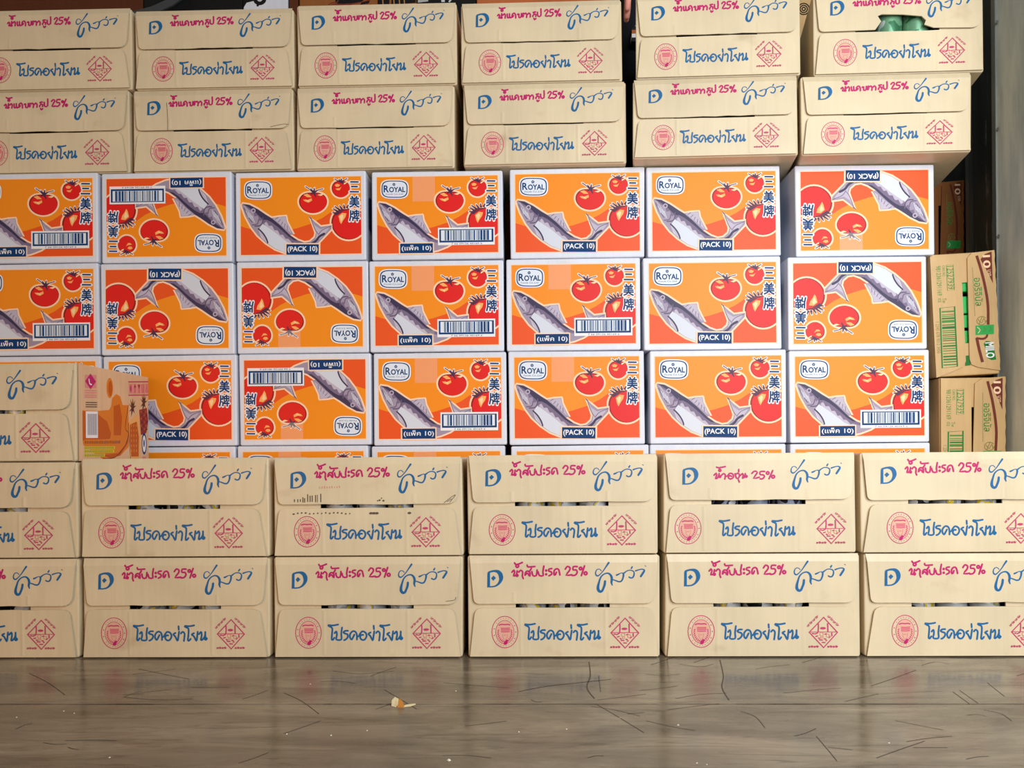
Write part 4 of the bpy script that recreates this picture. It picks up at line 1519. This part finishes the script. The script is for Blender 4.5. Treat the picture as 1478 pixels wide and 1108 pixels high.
person = thing('person', 'person in dark clothing behind the topmost row, fingers gripping the fourth carton\'s right edge', 'person', (0.47, 2.56, 0))
hx = at_y(907, 12, 1.945).x - 0.47          # finger column in the person's frame (y offsets from 2.56)
yo = -2.56
# body: pelvis 0, spine, neck, head, arms, legs (facing the camera)
nodes = [(0, 0, 0.92, 0.15, 0.11), (0, 0, 1.08, 0.14, 0.10), (0, -0.01, 1.27, 0.165, 0.115), (0, 0, 1.40, 0.10, 0.085), (0, -0.01, 1.47, 0.055), (0, -0.03, 1.58, 0.078, 0.095), (0, -0.03, 1.66, 0.065, 0.075),
         (-0.16, 0, 1.37, 0.06), (-0.13, -0.16, 1.41, 0.047), (hx + 0.05, -0.31, 1.55, 0.042), (hx + 0.012, -0.45, 1.645, 0.034), (hx, -0.53, 1.655, 0.027, 0.02),
         (0.18, 0, 1.37, 0.06), (0.20, -0.02, 1.12, 0.045), (0.19, -0.10, 0.90, 0.034), (0.19, -0.12, 0.82, 0.03),
         (0.10, 0, 0.82, 0.095), (0.11, -0.01, 0.47, 0.062), (0.115, 0.0, 0.09, 0.045), (0.12, -0.13, 0.035, 0.036),
         (-0.10, 0, 0.82, 0.095), (-0.11, -0.01, 0.47, 0.062), (-0.115, 0.0, 0.09, 0.045), (-0.12, -0.13, 0.035, 0.036)]
edges = [(0, 1), (1, 2), (2, 3), (3, 4), (4, 5), (5, 6), (3, 7), (7, 8), (8, 9), (9, 10), (10, 11), (3, 12), (12, 13), (13, 14), (14, 15), (0, 16), (16, 17), (17, 18), (18, 19), (0, 20), (20, 21), (21, 22), (22, 23)]
skin_obj('body', nodes, edges, 'dark_cloth', person)
# the gripping hand: palm above the carton edge, four fingers hooked down into the gap, thumb on top
f0 = -2.56 + 1.945
palm = [(hx, -0.50, 1.652, 0.026, 0.022), (hx, -0.555, 1.645, 0.022, 0.03), (hx, -0.60, 1.622, 0.014, 0.028)]
skin_obj('hand', palm, [(0, 1), (1, 2)], 'skin', person)
for i in range(4):
    yy = f0 + i * 0.0185
    tipz = (1.523, 1.512, 1.516, 1.532)[i]
    r_ = (0.0082, 0.0085, 0.008, 0.007)[i]
    xx = hx - 0.002 + 0.001 * i
    ch = [(xx + 0.002, yy + 0.006, 1.625, r_ * 1.1), (xx + 0.003, yy, 1.592, r_ * 1.08), (xx + 0.001, yy - 0.002, 1.555 + (tipz - 1.523), r_), (xx - 0.001, yy, tipz + 0.008, r_ * 0.85)]
    skin_obj('finger', ch, [(0, 1), (1, 2), (2, 3)], 'skin', person, 2)
skin_obj('thumb', [(hx - 0.004, -0.53, 1.632, 0.012), (hx - 0.03, -0.575, 1.615, 0.010), (hx - 0.055, -0.60, 1.59, 0.009)], [(0, 1), (1, 2)], 'skin', person)
g = Geo()
cx = at_y(911.5, 85, 2.165).x - 0.47
for i in range(5):
    z_ = 1.556 + i * 0.0105
    g.box((cx - 0.003, -0.428, z_), (cx + 0.017, -0.36, z_ + 0.0105), ('ink_black', 'white_ink', 'rust_board', 'ink_black', 'white_ink')[i])
g.obj('sleeve_stripe', person)['label'] = 'white and orange stripes on the sleeve'
hd = skin_obj('hair', [(0, -0.005, 1.64, 0.075, 0.085), (0, -0.02, 1.70, 0.055, 0.06)], [(0, 1)], 'hair_black', person)

# ------------------------------------------------------------------ litter on the floor
o_ = on_floor(575, 1020)
root = thing('dried_leaf', 'small curled dried leaf with amber tip lying on the floor by the board seam', 'leaf', (o_.x, o_.y, 0))
g = Geo()
k = 0.00116


def curled(pts, mat, lift):
    vs, n = [], len(pts)
    for i, (x_, z_) in enumerate(pts):
        vs.append((x_ * k, lift[i] * k, z_ * k + 0.0006))
    g.add(vs + [(a, b + 0.0008, c + 0.0004) for a, b, c in vs], [list(range(n)), [n + i for i in range(n)][::-1]] + [(i, n + i, n + (i + 1) % n, (i + 1) % n) for i in range(n)], mat)


curled([(-10, 1), (-3, 0), (0, 3), (0, 10), (-6, 12), (-10, 8)], 'leaf_pale', [0, -2, -3, 3, 5, 3])
curled([(-1, 0), (8, 0), (9, 2), (5, 8), (1, 10), (-1, 6)], 'leaf_amber', [-3, -4, -3, 1, 3, 0])
curled([(7, 0), (18, 1), (25, 3), (24, 4), (14, 3), (8, 2)], 'leaf_pale', [-3, -2, 0, 0, 0, -1])
g.obj('leaf_blade', root)
CR_ = [(24, 1035, 2.2), (92, 1026, 2.2), (107, 1029, 2), (448, 987, 2), (414, 1059, 2.4), (478, 1061, 2.4), (658, 997, 2.2), (648, 1097, 4.5), (50, 949, 1.8), (530, 1054, 2),
       (749, 1056, 2.2), (979, 1046, 2.6), (818, 1052, 2.2), (1006, 1101, 2.2), (1020, 1103, 1.8), (1283, 1072, 2), (895, 1036, 1.6), (158, 1093, 2.2)]
cm = None
for px, py, sz in CR_:
    if cm is None:
        g = Geo()
        g.add([(-1, -0.5, 0), (1, -0.7, 0), (1.2, 0.5, 0), (-0.7, 0.8, 0), (-0.6, -0.3, 0.6), (0.7, -0.4, 0.7), (0.6, 0.3, 0.6), (-0.4, 0.5, 0.5)],
              [(3, 2, 1, 0), (4, 5, 6, 7), (0, 1, 5, 4), (1, 2, 6, 5), (2, 3, 7, 6), (3, 0, 4, 7)], 'crumb')
        cm = g.mesh('paper_crumb')
    o = bpy.data.objects.new('paper_crumb', cm)
    COL.objects.link(o)
    w = on_floor(px, py)
    o.location = (w.x, w.y, 0.0)
    s_ = sz * 0.00055
    o.scale = (s_, s_ * 1.3, s_)
    o.rotation_euler = (0, 0, random.uniform(0, 6))
    tag(o, 'tiny pale crumb of paper scattered on the dark floor', 'litter', 'paper crumbs on the floor')
